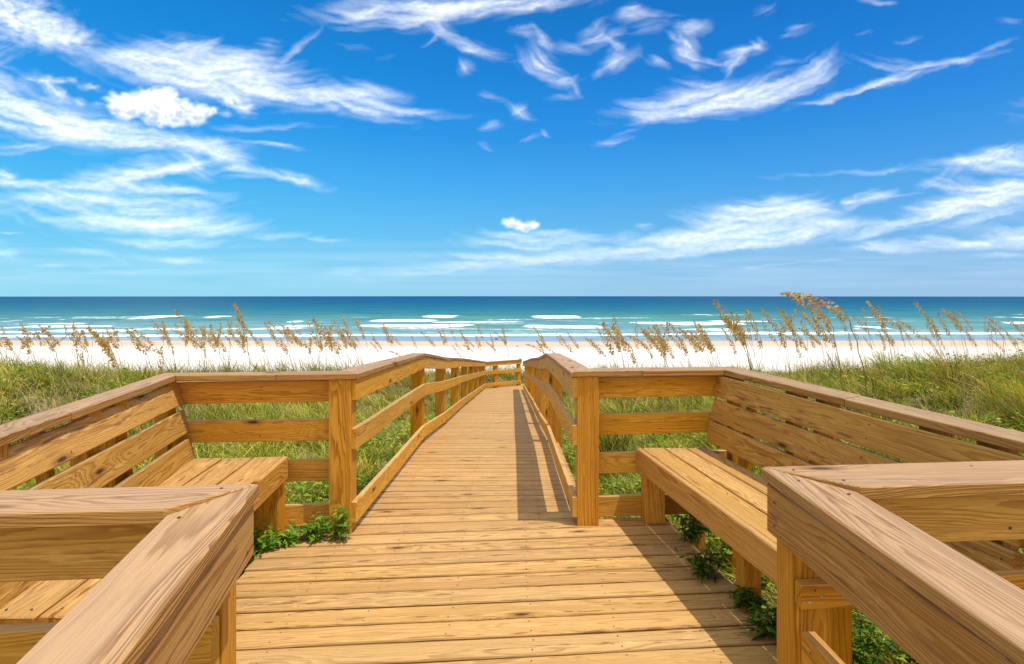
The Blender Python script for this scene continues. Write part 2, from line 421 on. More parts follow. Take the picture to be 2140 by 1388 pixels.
lg = t.m('LOGARITHM', t.m('MAXIMUM', py_, 1.0), 10.0)
ramp = t.n('ShaderNodeValToRGB'); t.l(t.sm(lg, 1.9, 3.6), ramp.inputs[0])
ramp.color_ramp.interpolation = 'LINEAR'
pts = [(0.0, (.20, .33, .38)), (.05, (.125, .265, .31)), (.13, (.050, .18, .225)), (.26, (.014, .125, .195)), (.5, (.001, .080, .165)), (1.0, (.0, .055, .15))]
els = ramp.color_ramp.elements
while len(els) < len(pts): els.new(.5)
for e, (p, c) in zip(els, pts): e.position = p; e.color = (*c, 1)
nA = t.noise(t.comb(t.m('MULTIPLY', px_, .02), t.m('MULTIPLY', py_, .09), 0.0), 1.0, 5, .62)
nB = t.noise(t.comb(t.m('MULTIPLY', px_, .35), t.m('MULTIPLY', py_, .8), 0.0), 1.0, 4, .6)
c = t.mix(t.sm(nA, .35, .68), ramp.outputs[0], t.mix(1.0, ramp.outputs[0], (1.25, 1.35, 1.12), 'MULTIPLY'))
c = t.mix(t.m('MULTIPLY', gr, .8), c, (.085, .27, .16))
nC = t.noise(t.comb(t.m('MULTIPLY', px_, .06), t.m('MULTIPLY', py_, .22), 0.0), 1.0, 4, .6)
c = t.mix(t.sm(nC, .46, .62, 0, .75), c, t.mix(1.0, c, (.55, .72, .84), 'MULTIPLY'))
c = t.mix(t.sm(nB, .35, .7, 0, .35), c, t.mix(1.0, c, (.6, .7, .8), 'MULTIPLY'))
fn = t.noise(t.comb(t.m('MULTIPLY', px_, .5), t.m('MULTIPLY', py_, .7), 0.0), 1.0, 4, .65)
fm = t.sm(t.m('ADD', fo, t.m('MULTIPLY', t.m('SUBTRACT', fn, .5), 1.6)), .30, .95)
sp1 = t.sm(nA, .60, .70); sp2 = t.m('MULTIPLY', sp1, t.sm(fn, .56, .66))
fm = t.m('MAXIMUM', fm, t.m('MULTIPLY', t.m('MULTIPLY', sp2, t.sm(py_, 130.0, 105.0, 0.0, 1.0)), .4))
c = t.mix(fm, c, (.88, .90, .90))
t.l(c, bs.inputs['Base Color'])
t.l(t.m('MULTIPLY_ADD', fm, .5, .42), bs.inputs['Roughness'])
bs.inputs['Specular IOR Level'].default_value = .06
bs.inputs['IOR'].default_value = 1.33
bp = t.n('ShaderNodeBump'); bp.inputs['Strength'].default_value = .5; bp.inputs['Distance'].default_value = .5
t.l(t.m('ADD', nB, nA), bp.inputs['Height']); t.l(bp.outputs[0], bs.inputs['Normal'])
tag(link('sea', me, m), 'blue green sea with white breaking waves reaching the horizon', 'sea', kind='structure')

# ------------------------------------------------------------------ boardwalk geometry
def farY(x): return 3.665 + .077 * x          # front edge of the far cap of the platform
CAPZ = 1.07
TH = .038
# deck height along the descending ramp
def rampz(y): return float(np.interp(y, [3.6, 6.45, 8.43, 11.36, 22.5], [0, -.166, -.44, -.79, -2.22]))

def boards_across(w, edgeL, edgeR, y0, y1, zf, pitch=.1435, slope=.077, gap=.010, th=.036, step=None):
    """rows of deck boards lying along x, rising 'slope' in y per x"""
    y = y0
    while y < y1:
        wd = pitch - gap - random.uniform(0, .003)
        xl = edgeL(y); xr = edgeR(y)
        xl2 = edgeL(y + slope * xl); xr2 = edgeR(y + slope * xr)
        dz = random.uniform(-.0012, .0012)
        def P(x, yy): return (x, yy + slope * x, zf(yy) + dz)
        w.board(P(xl2, y), P(xr2, y), P(xl2, y + wd), P(xr2, y + wd), (0, 0, -th), cham=.005, bow=.0012, nails=False)
        y += pitch

# main deck
W = Wood()
eL = lambda y: float(np.interp(y, [1.4, 3.7], [-1.40, -1.60]))
eR = lambda y: float(np.interp(y, [1.4, 3.9], [1.42, 1.09]))
boards_across(W, eL, eR, 1.52, 3.70, lambda y: 0.0)
deck = W.build('boardwalk_deck', M_DECK)
tag(deck, 'sunlit pine plank deck between the two benches', 'deck', kind='structure')
# nail heads on the joist lines
def discs(pts, r, name, mat, parent, h=.0012):
    v = []; f = []; s = []
    for (x, y, z) in pts:
        b = len(v)
        for k in range(7): v.append((x + r * math.cos(k * .8976), y + r * math.sin(k * .8976), z + h))
        f += list(range(b, b + 7)); s.append(7)
    return link(name, fast_mesh(name, v, f, s), mat, parent)
pts = []
y = 1.52
while y < 3.7:
    for jx in (-1.1, -.72, -.31, .09, .5, .9):
        if random.random() < .85:
            for q in (.03, .105):
                xx = jx + random.uniform(-.012, .012); pts.append((xx, y + q + .077 * xx + random.uniform(-.004, .004), .0008))
    y += .1435
nails = discs(pts, .0036, 'nail_heads', M_NAIL, deck); nails['kind'] = 'stuff'
# joists and skirt carrying the deck
W = Wood()
for jx in (-1.35, -.72, -.1, .5, 1.02):
    W.box((jx, 1.55, -.040), (jx - .12, 3.8 + .077 * jx, -.040), (0, 0, -.18), (.038, 0, 0))
W.box((-1.58, 3.70 - .03, -.041), (1.07, 3.70 + .20, -.041), (0, 0, -.19), (0, -.036, 0))
W.build('joists', M_POST, deck)

# descending ramp deck
W = Wood()
y = 3.72
while y < 21.3:
    wd = .1365
    z = rampz(y); z2 = rampz(y + wd)
    sl = .077 * max(0, 1 - (y - 3.72) / 1.2)
    dz = random.uniform(-.001, .001)
    W.board((-1.17, y - 1.17 * sl, z + dz), (.56, y + .56 * sl, z + dz), (-1.17, y + wd - 1.17 * sl, z2 + dz), (.56, y + wd + .56 * sl, z2 + dz), (0, 0, -.036), cham=.005, bow=.0008, nails=False)
    y += .1425
# landing at the foot, running off to the right
while y < 23.0:
    W.board((-1.17, y - .4, -2.13), (1.2, y - .05, -2.13), (-1.17, y - .4 + .137, -2.13), (1.2, y - .05 + .137, -2.13), (0, 0, -.036), cham=.004)
    y += .1425
ramp = W.build('ramp_deck', M_DECK)
tag(ramp, 'long plank ramp descending between railings toward the beach', 'ramp', kind='structure')
W = Wood()
for jx in (-1.10, .50):
    prev = 3.8
    for yy in (6.45, 8.43, 11.36, 21.3):
        W.box((jx, prev, rampz(prev) - .040), (jx, yy, rampz(yy) - .040), (0, 0, -.20), (.038, 0, 0)); prev = yy
W.build('joists', M_POST, ramp)
pts = []
y = 3.72
while y < 12:
    for jx in (-.9, -.35, .2):
        for q in (.03, .105):
            xx = jx + random.uniform(-.012, .012); pts.append((xx, y + q, rampz(y + q) + .0012))
    y += .1425
n_ = discs(pts, .004, 'nail_heads', M_NAIL, ramp); n_['kind'] = 'stuff'

# approach ramp under the camera
AX = -.127; AS = .0915                       # yaw and rise of the approach
W = Wood()
y = 1.36
while y > -2.6:
    zc = (y - 1.45) * AS
    W.board((-.82 - (y - 1.5) * .127, y - .06, zc), (.92 - (y - 1.5) * .127, y + .07, zc), (-.82 - (y - 1.5) * .127, y + .077, zc + .012), (.92 - (y - 1.5) * .127, y + .207, zc + .012), (0, 0, -.036))
    y -= .1435
ap = W.build('approach_ramp_deck', M_DECK)
tag(ap, 'plank approach ramp rising to the platform between the nearest handrails', 'ramp', kind='structure')

def screws(parent, pts, axis, r=.006):
    """small round screw heads; axis = outward normal"""
    v = []; f = []; s = []
    ax = V(axis).normalized(); u = ax.orthogonal().normalized(); w = ax.cross(u)
    for p in pts:
        b = len(v); p = V(p)
        for k in range(8):
            v.append(tuple(p + u * r * math.cos(k * math.pi / 4) + w * r * math.sin(k * math.pi / 4)))
        for k in range(8):
            v.append(tuple(p + ax * .002 + u * r * .7 * math.cos(k * math.pi / 4) + w * r * .7 * math.sin(k * math.pi / 4)))
        for k in range(8):
            f += [b + k, b + (k + 1) % 8, b + 8 + (k + 1) % 8, b + 8 + k]; s.append(4)
        f += list(range(b + 8, b + 16)); s.append(8)
    return link('screw_heads', fast_mesh('screw_heads', v, f, s), M_STEEL, parent)

# ---- railings of the descending ramp
PY = [3.60, 6.50, 8.60, 10.75, 12.9, 15.05, 17.2, 19.3, 21.35]
BEND = [3.60, 6.45, 8.43, 11.36, 21.45]
def ramp_railing(side, label):
    if side < 0:
        xin, xout, px0 = -1.04, -1.073, -1.22
        ys0 = farY(-1.04)
    else:
        xin, xout, px0 = .415, .45, .452
        ys0 = farY(.43)
    root = empty('handrail', (xin, ys0, 0), label, 'railing')
    z = lambda y: rampz(max(y, 3.6))
    # cap
    W = Wood()
    ci = xin + .012 * side * -1; co = ci + .165 * side
    pts = [ys0 + .0] + BEND[1:]
    if side > 0: pts[-1] = 20.6
    for k in range(len(pts) - 1):
        a, b = pts[k], pts[k + 1]
        oa = a + (.165 if k == 0 else 0)
        W.board((ci, a + .001, CAPZ + z(a)), (ci, b - .001, CAPZ + z(b)), (co, oa + .001, CAPZ + z(a)), (co, b - .001, CAPZ + z(b)), (0, 0, -TH))
    W.build('cap_rail', M_CAP, root)
    yst = ys0 + .03
    for nm, top in (('top_rail', 1.028), ('middle_rail', .70), ('bottom_rail', .205)):
        W = Wood()
        pts = [yst] + BEND[1:]
        if side > 0: pts[-1] = 20.6
        for k in range(len(pts) - 1):
            a, b = pts[k], pts[k + 1]
            W.box((xin, a, top + z(a)), (xin, b - .002, top + z(b)), (0, 0, -.14), (TH * side, 0, 0))
        W.build(nm, M_RAIL, root)
    for k, y in enumerate(PY):
        if side > 0 and y > 20.7: continue
        W = Wood()
        yy = farY(px0 + .07) + .02 if k == 0 else y
        W.post(px0, yy, z(y) - 1.0 if k else -.6, z(y) + (1.030 if k else 1.030), .146, .14)
        W.build('post', M_POST, root)
    # screws near each post on rail faces
    return root
lr = ramp_railing(-1, 'left handrail of the descending ramp, warm sunlit inner face')
rr = ramp_railing(1, 'right handrail of the descending ramp, casting a barred shadow on the planks')

# end railing across the foot of the ramp
root = empty('handrail', (-1.17, 21.5, -2.12), 'short low railing closing off the far foot of the ramp', 'railing')
W = Wood()
def EY(x): return 21.5 + (x + 1.17) * .62
W.board((-1.19, EY(-1.19), -1.05), (.42, EY(.42), -1.05), (-1.19, EY(-1.19) + .17, -1.05), (.42, EY(.42) + .17, -1.05), (0, 0, -TH))
W.build('cap_rail', M_CAP, root)
for nm, top in (('top_rail', -1.092), ('middle_rail', -1.42), ('bottom_rail', -1.91)):
    W = Wood()
    W.box((-1.16, EY(-1.16) + .03, top), (.40, EY(.40) + .03, top), (0, 0, -.14), (0, TH, 0)); W.build(nm, M_RAIL, root)
for x in (-.70, .24):
    W = Wood(); W.post(x, EY(x) + .072, -3.0, -1.092, .14, .14, .5); W.build('post', M_POST, root)
W = Wood(); W.post(.31, EY(.31) + .01, -1.048, -.985, .045, .045); W.build('post_knob', M_NAIL, root)

# ---- platform alcove railings
def alcove_railing(side, label):
    if side < 0:
        A = (-2.18, 3.50); C = (-1.03, farY(-1.03)); near = (-1.748, 1.395)
        NI = (-.693, 1.483); NO = (-.838, 1.305); cw = .15
        nfar = (-1.95, 1.383)
    else:
        A = (1.482, 3.778); C = (.427, farY(.427)); near = (1.83, 1.718)
        NI = (.751, 1.632); NO = (.936, 1.458); cw = .15
    root = empty('alcove_railing', (C[0] + side * .4, C[1], 0), label, 'railing')
    ax = V((near[0] - A[0], near[1] - A[1], 0)).normalized()    # along the side rail toward camera
    outv = V((-ax.y, ax.x, 0)); outv = outv if outv.x * side > 0 else -outv
    A3 = V((A[0], A[1], CAPZ)); N3 = V((near[0], near[1], CAPZ))
    dfar = V((side, .077 * side, 0)).normalized()
    Ao = A3 + outv * cw + V((.0, cw, 0)) * 1.0
    # --- far cap: mitred into the ramp cap on one end and the side cap on the other
    c0 = V((C[0], C[1], CAPZ)); c0o = c0 + V((side * .165, .165 + .077 * .165 * side, 0))
    a0o = A3 + outv * cw + V((0, cw * .98, 0))
    W = Wood()
    mid = .45
    m0 = c0.lerp(A3, mid); m1 = c0o.lerp(a0o, mid)
    # keep the joint square
    W.board(c0, m0 - dfar * .001, c0o, m1 - dfar * .001, (0, 0, -TH)); W.board(m0 + dfar * .001, A3, m1 + dfar * .001, a0o, (0, 0, -TH))
    # --- side cap
    s_near_i = N3; s_near_o = N3 + outv * cw
    j = .52
    q0 = A3.lerp(s_near_i, j); q1 = a0o.lerp(s_near_o, j)
    W.board(A3 + ax * .001, q0 - ax * .001, a0o + ax * .001, q1 - ax * .001, (0, 0, -TH)); W.board(q0 + ax * .001, s_near_i, q1 + ax * .001, s_near_o, (0, 0, -TH))
    # --- near cap, mitred into the sloping handrail
    ni = V((*NI, CAPZ)); no = V((*NO, CAPZ))
    dn = V((side, .077 * side, 0)).normalized()
    Ln = (s_near_o - ni).dot(dn) + .02
    W.board(ni, ni + dn * Ln, no, no + dn * (Ln + (ni - no).dot(dn)), (0, 0, -TH))
    W.build('cap_rail', M_CAP, root)
    # --- far boards (four) on the back of the posts
    for nm, top in (('top_rail', 1.008), ('upper_rail', .745), ('middle_rail', .468), ('bottom_rail', .162)):
        W = Wood()
        x0 = C[0] + side * .06; x1 = A[0] + side * .13
        h = .145
        W.box((x0, farY(x0) + .125, top), (x1, farY(x1) + .125, top), (0, 0, -h), (0, TH, 0))
        W.build(nm, M_RAIL, root)
    # --- posts along the side and at the corners
    for fr_ in (.0, .30, .42, .72, .84, 1.0):
        p = V((A[0], A[1], 0)) + (V((near[0], near[1], 0)) - V((A[0], A[1], 0))) * fr_ + outv * .05
        W = Wood(); W.post(p.x - (.07 if side < 0 else 0), p.y - .02, -.9, 1.030, .089, .089, math.atan2(-ax.x, ax.y) if 0 else 0)
        W.build('post', M_POST, root)
    # --- near side: fascia and mid boards facing the camera
    if side < 0:
        g = lambda x: 1.483 + .077 * (x + .693) - .118
        a, b = -.80, -1.95
        W = Wood(); W.box((a, g(a), 1.028), (b, g(b), 1.028), (0, 0, -.145), (0, TH, 0)); W.build('top_rail', M_RAIL, root)
        a = -.778
        W = Wood(); W.box((a, g(a) + .045, .735), (b, g(b) + .045, .735), (0, 0, -.14), (0, TH, 0)); W.build('upper_rail', M_RAIL, root)
        W = Wood(); W.box((a, g(a) + .045, .455), (b, g(b) + .045, .455), (0, 0, -.14), (0, TH, 0)); W.build('middle_rail', M_RAIL, root)
        W = Wood(); W.post(-.905, 1.462, -.7, 1.030, .118, .09, .077); W.build('post', M_POST, root)
    else:
        g = lambda x: 1.632 + .077 * (x - .751) - .132
        a, b = .84, 2.02
        W = Wood(); W.box((a, g(a), 1.028), (b, g(b), 1.028), (0, 0, -.145), (0, TH, 0)); W.build('top_rail', M_RAIL, root)
        W = Wood(); W.box((.804, g(.804) - .002, .778), (b, g(b), .778), (0, 0, -.068), (0, TH, 0)); ob = W.build('upper_rail', M_POST, root)
        screws(ob, [(.828, g(.828) - .003, .732), (.862, g(.862) - .003, .748)], (0, -1, 0), .0045)
        W = Wood(); W.box((1.25, g(1.25) + .045, .42), (b, g(b) + .045, .42), (0, 0, -.14), (0, TH, 0)); W.build('middle_rail', M_RAIL, root)
        W = Wood(); W.post(.802, g(.802) + .040, -.7, 1.030, .118, .085, .077); W.build('post', M_POST, root)
    return root, A, near, ax, outv
lal = alcove_railing(-1, 'level railing with flat cap boxing in the left bench alcove')
ral = alcove_railing(1, 'level railing with flat cap boxing in the right bench alcove')

# ---- sloping handrails beside the camera
def approach_rail(side, label):
    if side < 0:
        I = V((-.693, 1.483, CAPZ)); O = V((-.838, 1.305, CAPZ))
    else:
        I = V((.751, 1.632, CAPZ)); O = V((.936, 1.458, CAPZ))
    d = V((.127, -1, -AS))                      # toward the camera, per metre
    root = empty('handrail', (I.x, I.y, 0), label, 'railing')
    L = 3.2
    W = Wood()
    e = I + d * L
    O2 = V((O.x, O.y, CAPZ - AS * (I.y - O.y)))
    W.board(I + V((0, 0, .0005)), e, O2 + V((0, 0, .0005)), e + (O - I) - V((0, O.y - I.y, 0)) + V((0,0,0)), (0, 0, -TH), cham=.005, bow=.001)
    W.build('cap_rail', M_CAP, root)
    W = Wood()
    s = I + V((.010 * side, -.012, -.042 - .001))
    W.box(s, s + d * L, (0, 0, -.145), (TH * side, 0, 0), cham=.004); ob = W.build('top_rail', M_CAP, root)
    for top in ((.66,) if side > 0 else (.66,)):
        W = Wood()
        s = V((I.x + .045 * side, I.y - .14, top)); W.box(s, s + d * (L - .2), (0, 0, -.14), (TH * side, 0, 0)); W.build('middle_rail', M_POST, root)
    W = Wood()
    s = V((I.x + .045 * side, I.y - .14, .22)); W.box(s, s + d * (L - .2), (0, 0, -.14), (TH * side, 0, 0)); W.build('bottom_rail', M_POST, root)
    for k in (1.35, 2.7):
        p = I + d * k
        W = Wood(); W.post(p.x + side * .05 - (.09 if side < 0 else 0), p.y, -.9, p.z - .041, .089, .089); W.build('post', M_POST, root)
    return root
approach_rail(-1, 'left sloping handrail beside the viewer, broad grey topped cap with a knot')
approach_rail(1, 'right sloping handrail beside the viewer, broad cap with wavy grain')

# ---- benches
def bench(side, label):
    SZ_ = .51
    if side < 0:
        F0 = V((-1.50, 3.62, 0)); F1 = V((-1.374, 1.81, 0)); B0 = V((-2.105, 3.575, 0)); B1 = V((-1.76, 1.81, 0)); nb = 3
        Bs = V((-1.955, 1.81, 0))
    else:
        F0 = V((.877, 3.832, 0)); F1 = V((1.152, 2.05, 0)); B0 = V((1.39, 3.832, 0)); nb = 3
        Bs = V((1.68, 2.05, 0))
    root = empty('bench', ((F0.x + F1.x) / 2, (F0.y + F1.y) / 2, 0), label, 'bench')
    zt = V((0, 0, SZ_))
    W = Wood()
    f0 = F0 + V((TH * side, 0, 0)); f1 = F1 + V((TH * side, 0, 0))
    for k in range(nb):
        g = .004
        def at(t0, which):
            a = (f0 if which == 0 else f1); b = (B0 if which == 0 else Bs)
            return a.lerp(b, t0)
        ta, tb = k / nb + (.013 if k else .006), (k + 1) / nb - .012
        W.board(at(ta, 0) + zt, at(ta, 1) + zt, at(tb, 0) + zt, at(tb, 1) + zt, (0, 0, -TH), cham=.005)
    W.build('seat', M_BENCH, root)
    W = Wood()
    W.box(F0 + V((0, 0, SZ_ + .001)), F1 + V((0, 0, SZ_ + .001)), (0, 0, -.15), (TH * side * .95, 0, 0), cham=.005)
    W.build('apron', M_BENCH, root)
    # backrest: three boards leaning outward
    back = lal if side < 0 else ral
    _, A, near, ax, outv = back
    if side < 0:
        rows = [(-2.11, .495, -2.142, .641), (-2.150, .682, -2.187, .829), (-2.190, .866, -2.235, 1.012)]
    else:
        rows = [(1.372, .560, 1.398, .702), (1.402, .718, 1.428, .860), (1.430, .878, 1.458, 1.022)]
    y0 = F0.y - (.0 if side > 0 else .01)
    sl = ax.x / ax.y
    W = Wood()
    y1 = 1.86 if side > 0 else 1.75
    for (xb, zb, xt, ztop) in rows:
        def P(x, y, z): return V((x + (y - y0) * sl, y, z))
        n = V((ztop - zb, 0, -(xt - xb))).normalized() * TH * side * (1)
        n = V((abs(ztop - zb) * side, 0, abs(xt - xb) * -1)).normalized() * TH
        W.board(P(xt, y0, ztop), P(xt, y1, ztop), P(xb, y0, zb), P(xb, y1, zb), n, cham=.005)
    W.build('backrest', M_BENCH, root)
    # brackets holding the backrest, behind it
    for yy in ((3.50, 2.9, 2.3, 1.95)):
        W = Wood()
        xb, zb, _, _ = rows[0]; _, _, xt, ztop = rows[2]
        s0 = V((xb + (yy - y0) * sl + side * .045, yy, .15)); s1 = V((xt + (yy - y0) * sl + side * .043, yy, 1.0))
        s0.x -= side * .05
        W.board(s0, s1, s0 + V((side * .089, 0, 0)), s1 + V((side * .05, 0, 0)), (0, .038, 0)); W.build('back_bracket', M_POST, root)
    # legs
    for fr_ in (.03, .60, .93):
        p = F0.lerp(F1, fr_)
        W = Wood()
        lw = .14 if fr_ < .1 else .095
        x = p.x + (TH + .002) * side + (.09 * side if fr_ > .1 else 0)
        if side < 0: x -= lw
        W.post(x, p.y - .02, -.5 if fr_ > .1 else .0, SZ_ - TH - .001, lw, .12 if fr_ < .1 else .095); W.build('leg', M_POST, root)
        if fr_ > .9: continue
        p2 = B0.lerp(Bs, fr_)
        W = Wood(); W.post(p2.x - side * .10 - .045, p2.y - .03, -.8, SZ_ - TH - .001, .089, .089); W.build('leg', M_POST, root)
    return root
bench(-1, 'left bench with golden plank backrest in full sun')
bench(1, 'right bench with brown shaded backrest and sunlit slatted seat')

# ------------------------------------------------------------------ vegetation
def in_boardwalk(x, y, mgn=0.0):
    plat = (y < 3.95) & (y > 1.3) & (x > -1.5 - mgn - .1 * (y - 1.4)) & (x < 1.40 + mgn - .13 * (y - 1.4))
    rmp = (y > 3.5) & (y < 23.2) & (x > -1.26 - mgn) & (x < .64 + mgn)
    land = (y > 20.9) & (y < 23.3) & (x > -1.3) & (x < 1.3)
    app = (y < 1.55) & (x > -1.0 - (y - 1.5) * .127 - mgn) & (x < 1.0 - (y - 1.5) * .127 + mgn)
    return plat | rmp | land | app

def blades(P, h, w, lean_dir, bend, colr, cold, name):
    """P roots (N,3), curved tapering blades"""
    N = len(P)
    lv = np.array([0, .38, .74, 1.0])
    ld = np.stack([np.cos(lean_dir), np.sin(lean_dir), np.zeros(N)], -1)
    fa = rng.uniform(0, np.pi, N); wd = np.stack([np.cos(fa), np.sin(fa), np.zeros(N)], -1)
    V_ = np.zeros((N, 7, 3)); C_ = np.ones((N, 7, 4))
    k = 0
    for i, tt in enumerate(lv):
        up = h * (tt - .35 * bend * tt * tt)
        c = P + ld * (h * bend * tt ** 1.7)[:, None]; c[:, 2] += up
        ww = (w * (1 - .55 * tt))[:, None] * wd * .5
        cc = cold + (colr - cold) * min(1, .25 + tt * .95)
        if i < 3:
            V_[:, k] = c - ww; V_[:, k + 1] = c + ww
            C_[:, k, :3] = cc; C_[:, k + 1, :3] = cc; k += 2
        else:
            V_[:, k] = c; C_[:, k, :3] = cc
    b = (np.arange(N) * 7)[:, None]
    F_ = np.concatenate([b + [0, 1, 3, 2], b + [2, 3, 5, 4], b + [4, 5, 6]], 1)
    return V_.reshape(-1, 3), F_.ravel(), np.tile([4, 4, 3], N), C_.reshape(-1, 4)

def grass_field():
    parts = []
    def sample(n, y0, y1, umax, hmu, wmu, dry, near=False):
        y = y0 + (y1 - y0) * rng.random(n) ** (.8)
        u = rng.uniform(-umax, umax, n)
        x = u * y + rng.normal(0, .5, n)
        # gather into tufts
        cell = .35 if near else .6
        cx = np.floor(x / cell); cy = np.floor(y / cell)
        hsh = np.sin(cx * 12.9898 + cy * 78.233) * 43758.5453; hsh -= np.floor(hsh)
        hs2 = np.sin(cx * 39.346 + cy * 11.135) * 24634.6345; hs2 -= np.floor(hs2)
        tx = (cx + .2 + .6 * hsh) * cell; ty = (cy + .2 + .6 * hs2) * cell
        pull = rng.uniform(.0, .75, n) * (hsh > .3)
        x = x + (tx - x) * pull; y = y + (ty - y) * pull
        keep = ~in_boardwalk(x, y, .10) & (y > -1)
        # sandy gaps
        dens = fbm(x * .5, y * .5, 3, 23)
        keep &= (dens > -.42) & (y < 28.5 + fbm(x * .3, x * 0, 2, 8) * 1.5)
        x, y, hsh, dens, cx, cy = x[keep], y[keep], hsh[keep], dens[keep], cx[keep], cy[keep]
        n = len(x)
        z = ground_z(x, y) - .02
        big = fbm(x * .35, y * .35, 3, 31)
        tus = (np.sin(cx * 7.13 + cy * 3.77) * 9173.31) % 1.0
        h = hmu * (.35 + .85 * rng.random(n)) * (1 + .55 * big) * (.50 + .6 * hsh + 1.05 * (tus > .84))
        h = np.where(in_boardwalk(x, y, .45), np.minimum(h, .26), h)
        w = wmu * rng.uniform(.6, 1.3, n)
        ld = np.where(rng.random(n) < .45, rng.normal(np.pi, .7, n), rng.uniform(0, 2 * np.pi, n))
        bend = rng.uniform(.15, 1.0, n) + (rng.random(n) < .2) * .5
        pal = np.array([[.26, .36, .016], [.48, .48, .024], [.075, .145, .012], [.66, .52, .05], [.82, .58, .22], [.50, .25, .05]])
        cl = fbm(x * 1.1, y * 1.1, 2, 61)
        pr = rng.random(n) + cl * .60 + dry * .25 + big * .12
        ci = np.digitize(pr, [.30, .56, .74, .96, 1.16])
        base = pal[[2, 0, 1, 3, 4, 5]][ci] * rng.uniform(.75, 1.25, (n, 1))
        dk = np.clip(1.02 + fbm(x * .9 + 7, y * .9, 3, 133) * .8, .45, 1.35)[:, None]  # noise darkening that paints shadow gaps into the blade colours
        brn = np.clip(fbm(x * .6 - 3, y * .6 + 11, 3, 137) * 2.0 - .35, 0, .65)[:, None]
        base = (base * (1 - brn) + np.array([.34, .235, .060]) * rng.uniform(.6, 1.3, (n, 1)) * brn) * dk
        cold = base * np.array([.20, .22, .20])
        return np.stack([x, y, z], -1), h, w, ld, bend, base, cold
    out = []
    for a in ((100000, 1.0, 7.5, 1.35, .44, .0085, .05, True), (150000, 6.0, 16, 1.10, .40, .013, .15), (120000, 14, 30, 1.08, .42, .023, .15)):
        out.append(sample(*a))
    Ps = [np.concatenate(q) for q in zip(*out)]
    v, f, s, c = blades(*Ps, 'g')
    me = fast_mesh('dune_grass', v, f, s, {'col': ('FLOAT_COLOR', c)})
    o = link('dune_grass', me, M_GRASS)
    tag(o, 'tangled green and straw coloured grass covering the dune', 'grass', kind='stuff')
grass_field()

def straw_fringe():
    n = 26000
    y = rng.uniform(8, 27, n); x = rng.uniform(-1.02, 1.02, n) * y
    cr = fbm(x * .6, y * .6, 2, 91)
    side = (np.abs(x) > 5.5) & (y < 14)
    keep = ~in_boardwalk(x, y, .1) & ((y > 21) | side | (rng.random(n) < .30)) & (cr > -.25)
    x, y = x[keep], y[keep]; n = len(x)
    P = np.stack([x, y, ground_z(x, y)], -1)
    h = rng.uniform(.45, 1.0, n) * (1 + .35 * (y > 20)); w = np.where(y > 18, .014, .007) * rng.uniform(.7, 1.2, n)
    base = np.array([[.66, .52, .24], [.50, .46, .14], [.42, .42, .08], [.58, .38, .14]])[rng.integers(0, 4, n)] * rng.uniform(.8, 1.15, (n, 1))
    v, f, s, c = blades(P, h, w, rng.normal(np.pi, .8, n), rng.uniform(.1, .8, n) + .7 * (y < 20) * (rng.random(n) < .7), base, base * .6, 's')
    tag(link('straw_stems', fast_mesh('straw_stems', v, f, s, {'col': ('FLOAT_COLOR', c)}), M_GRASS), 'fine straw stems fringing the dune tops against the beach', 'dry grass', kind='stuff')
straw_fringe()

def leaf_verts(P, D, L, Wd, N_):
    """folded leaves: base P, direction D, length L, width Wd, up N_ ; 6 verts each"""
    S = np.cross(D, N_); S /= np.linalg.norm(S, axis=1, keepdims=True) + 1e-9
    n = len(P)
    V_ = np.zeros((n, 6, 3))
    L = L[:, None]; Wd = Wd[:, None]
    V_[:, 0] = P
    V_[:, 1] = P + D * L * .38 + S * Wd * .5 + N_ * Wd * .10
    V_[:, 2] = P + D * L * .38 - S * Wd * .5 + N_ * Wd * .10
    V_[:, 3] = P + D * L * .55 - N_ * Wd * .05
    V_[:, 4] = P + D * L - N_ * L * .18
    V_[:, 5] = P + D * L * .02
    b = (np.arange(n) * 6)[:, None]
    F_ = np.concatenate([b + [0, 1, 3], b + [0, 3, 2], b + [1, 4, 3], b + [3, 4, 2]], 1)
    return V_.reshape(-1, 3), F_.ravel(), np.full(n * 4, 3)

def rand_dirs(n, zlo=-.2, zhi=.7):
    a = rng.uniform(0, 2 * np.pi, n); z = rng.uniform(zlo, zhi, n); r = np.sqrt(1 - z * z)
    return np.stack([r * np.cos(a), r * np.sin(a), z], -1)

def ground_cover():
    n = 90000
    y = rng.uniform(1.2, 13.5, n); x = rng.uniform(-1.25, 1.25, n) * y + rng.normal(0, .3, n)
    d = fbm(x * .8, y * .8, 3, 71)
    keep = (~in_boardwalk(x, y, .03)) & (d > -.05 + .022 * (y - 3))
    x, y, d = x[keep], y[keep], d[keep]; n = len(x)
    z = ground_z(x, y) + rng.uniform(.02, .42, n) * (.5 + np.clip(d * 2, 0, .9))
    P = np.stack([x, y, z], -1)
    D = rand_dirs(n, -.35, .5); U = rand_dirs(n, .55, 1.0)
    L = rng.uniform(.03, .065, n) * (1 + .06 * y); Wd = L * rng.uniform(.35, .6, n)
    v, f, s = leaf_verts(P, D, L, Wd, U)
    base = np.array([[.20, .36, .020], [.32, .44, .030], [.10, .20, .02], [.46, .46, .04]])[rng.integers(0, 4, n)] * rng.uniform(.7, 1.25, (n, 1))
    c = np.ones((n, 6, 4)); c[:, :, :3] = base[:, None, :]
    o = link('ground_cover', fast_mesh('ground_cover', v, f, s, {'col': ('FLOAT_COLOR', c.reshape(-1, 4))}), M_LEAF)
    tag(o, 'small leafy green ground cover among the grass beside the platform', 'ground cover', kind='stuff')
ground_cover()

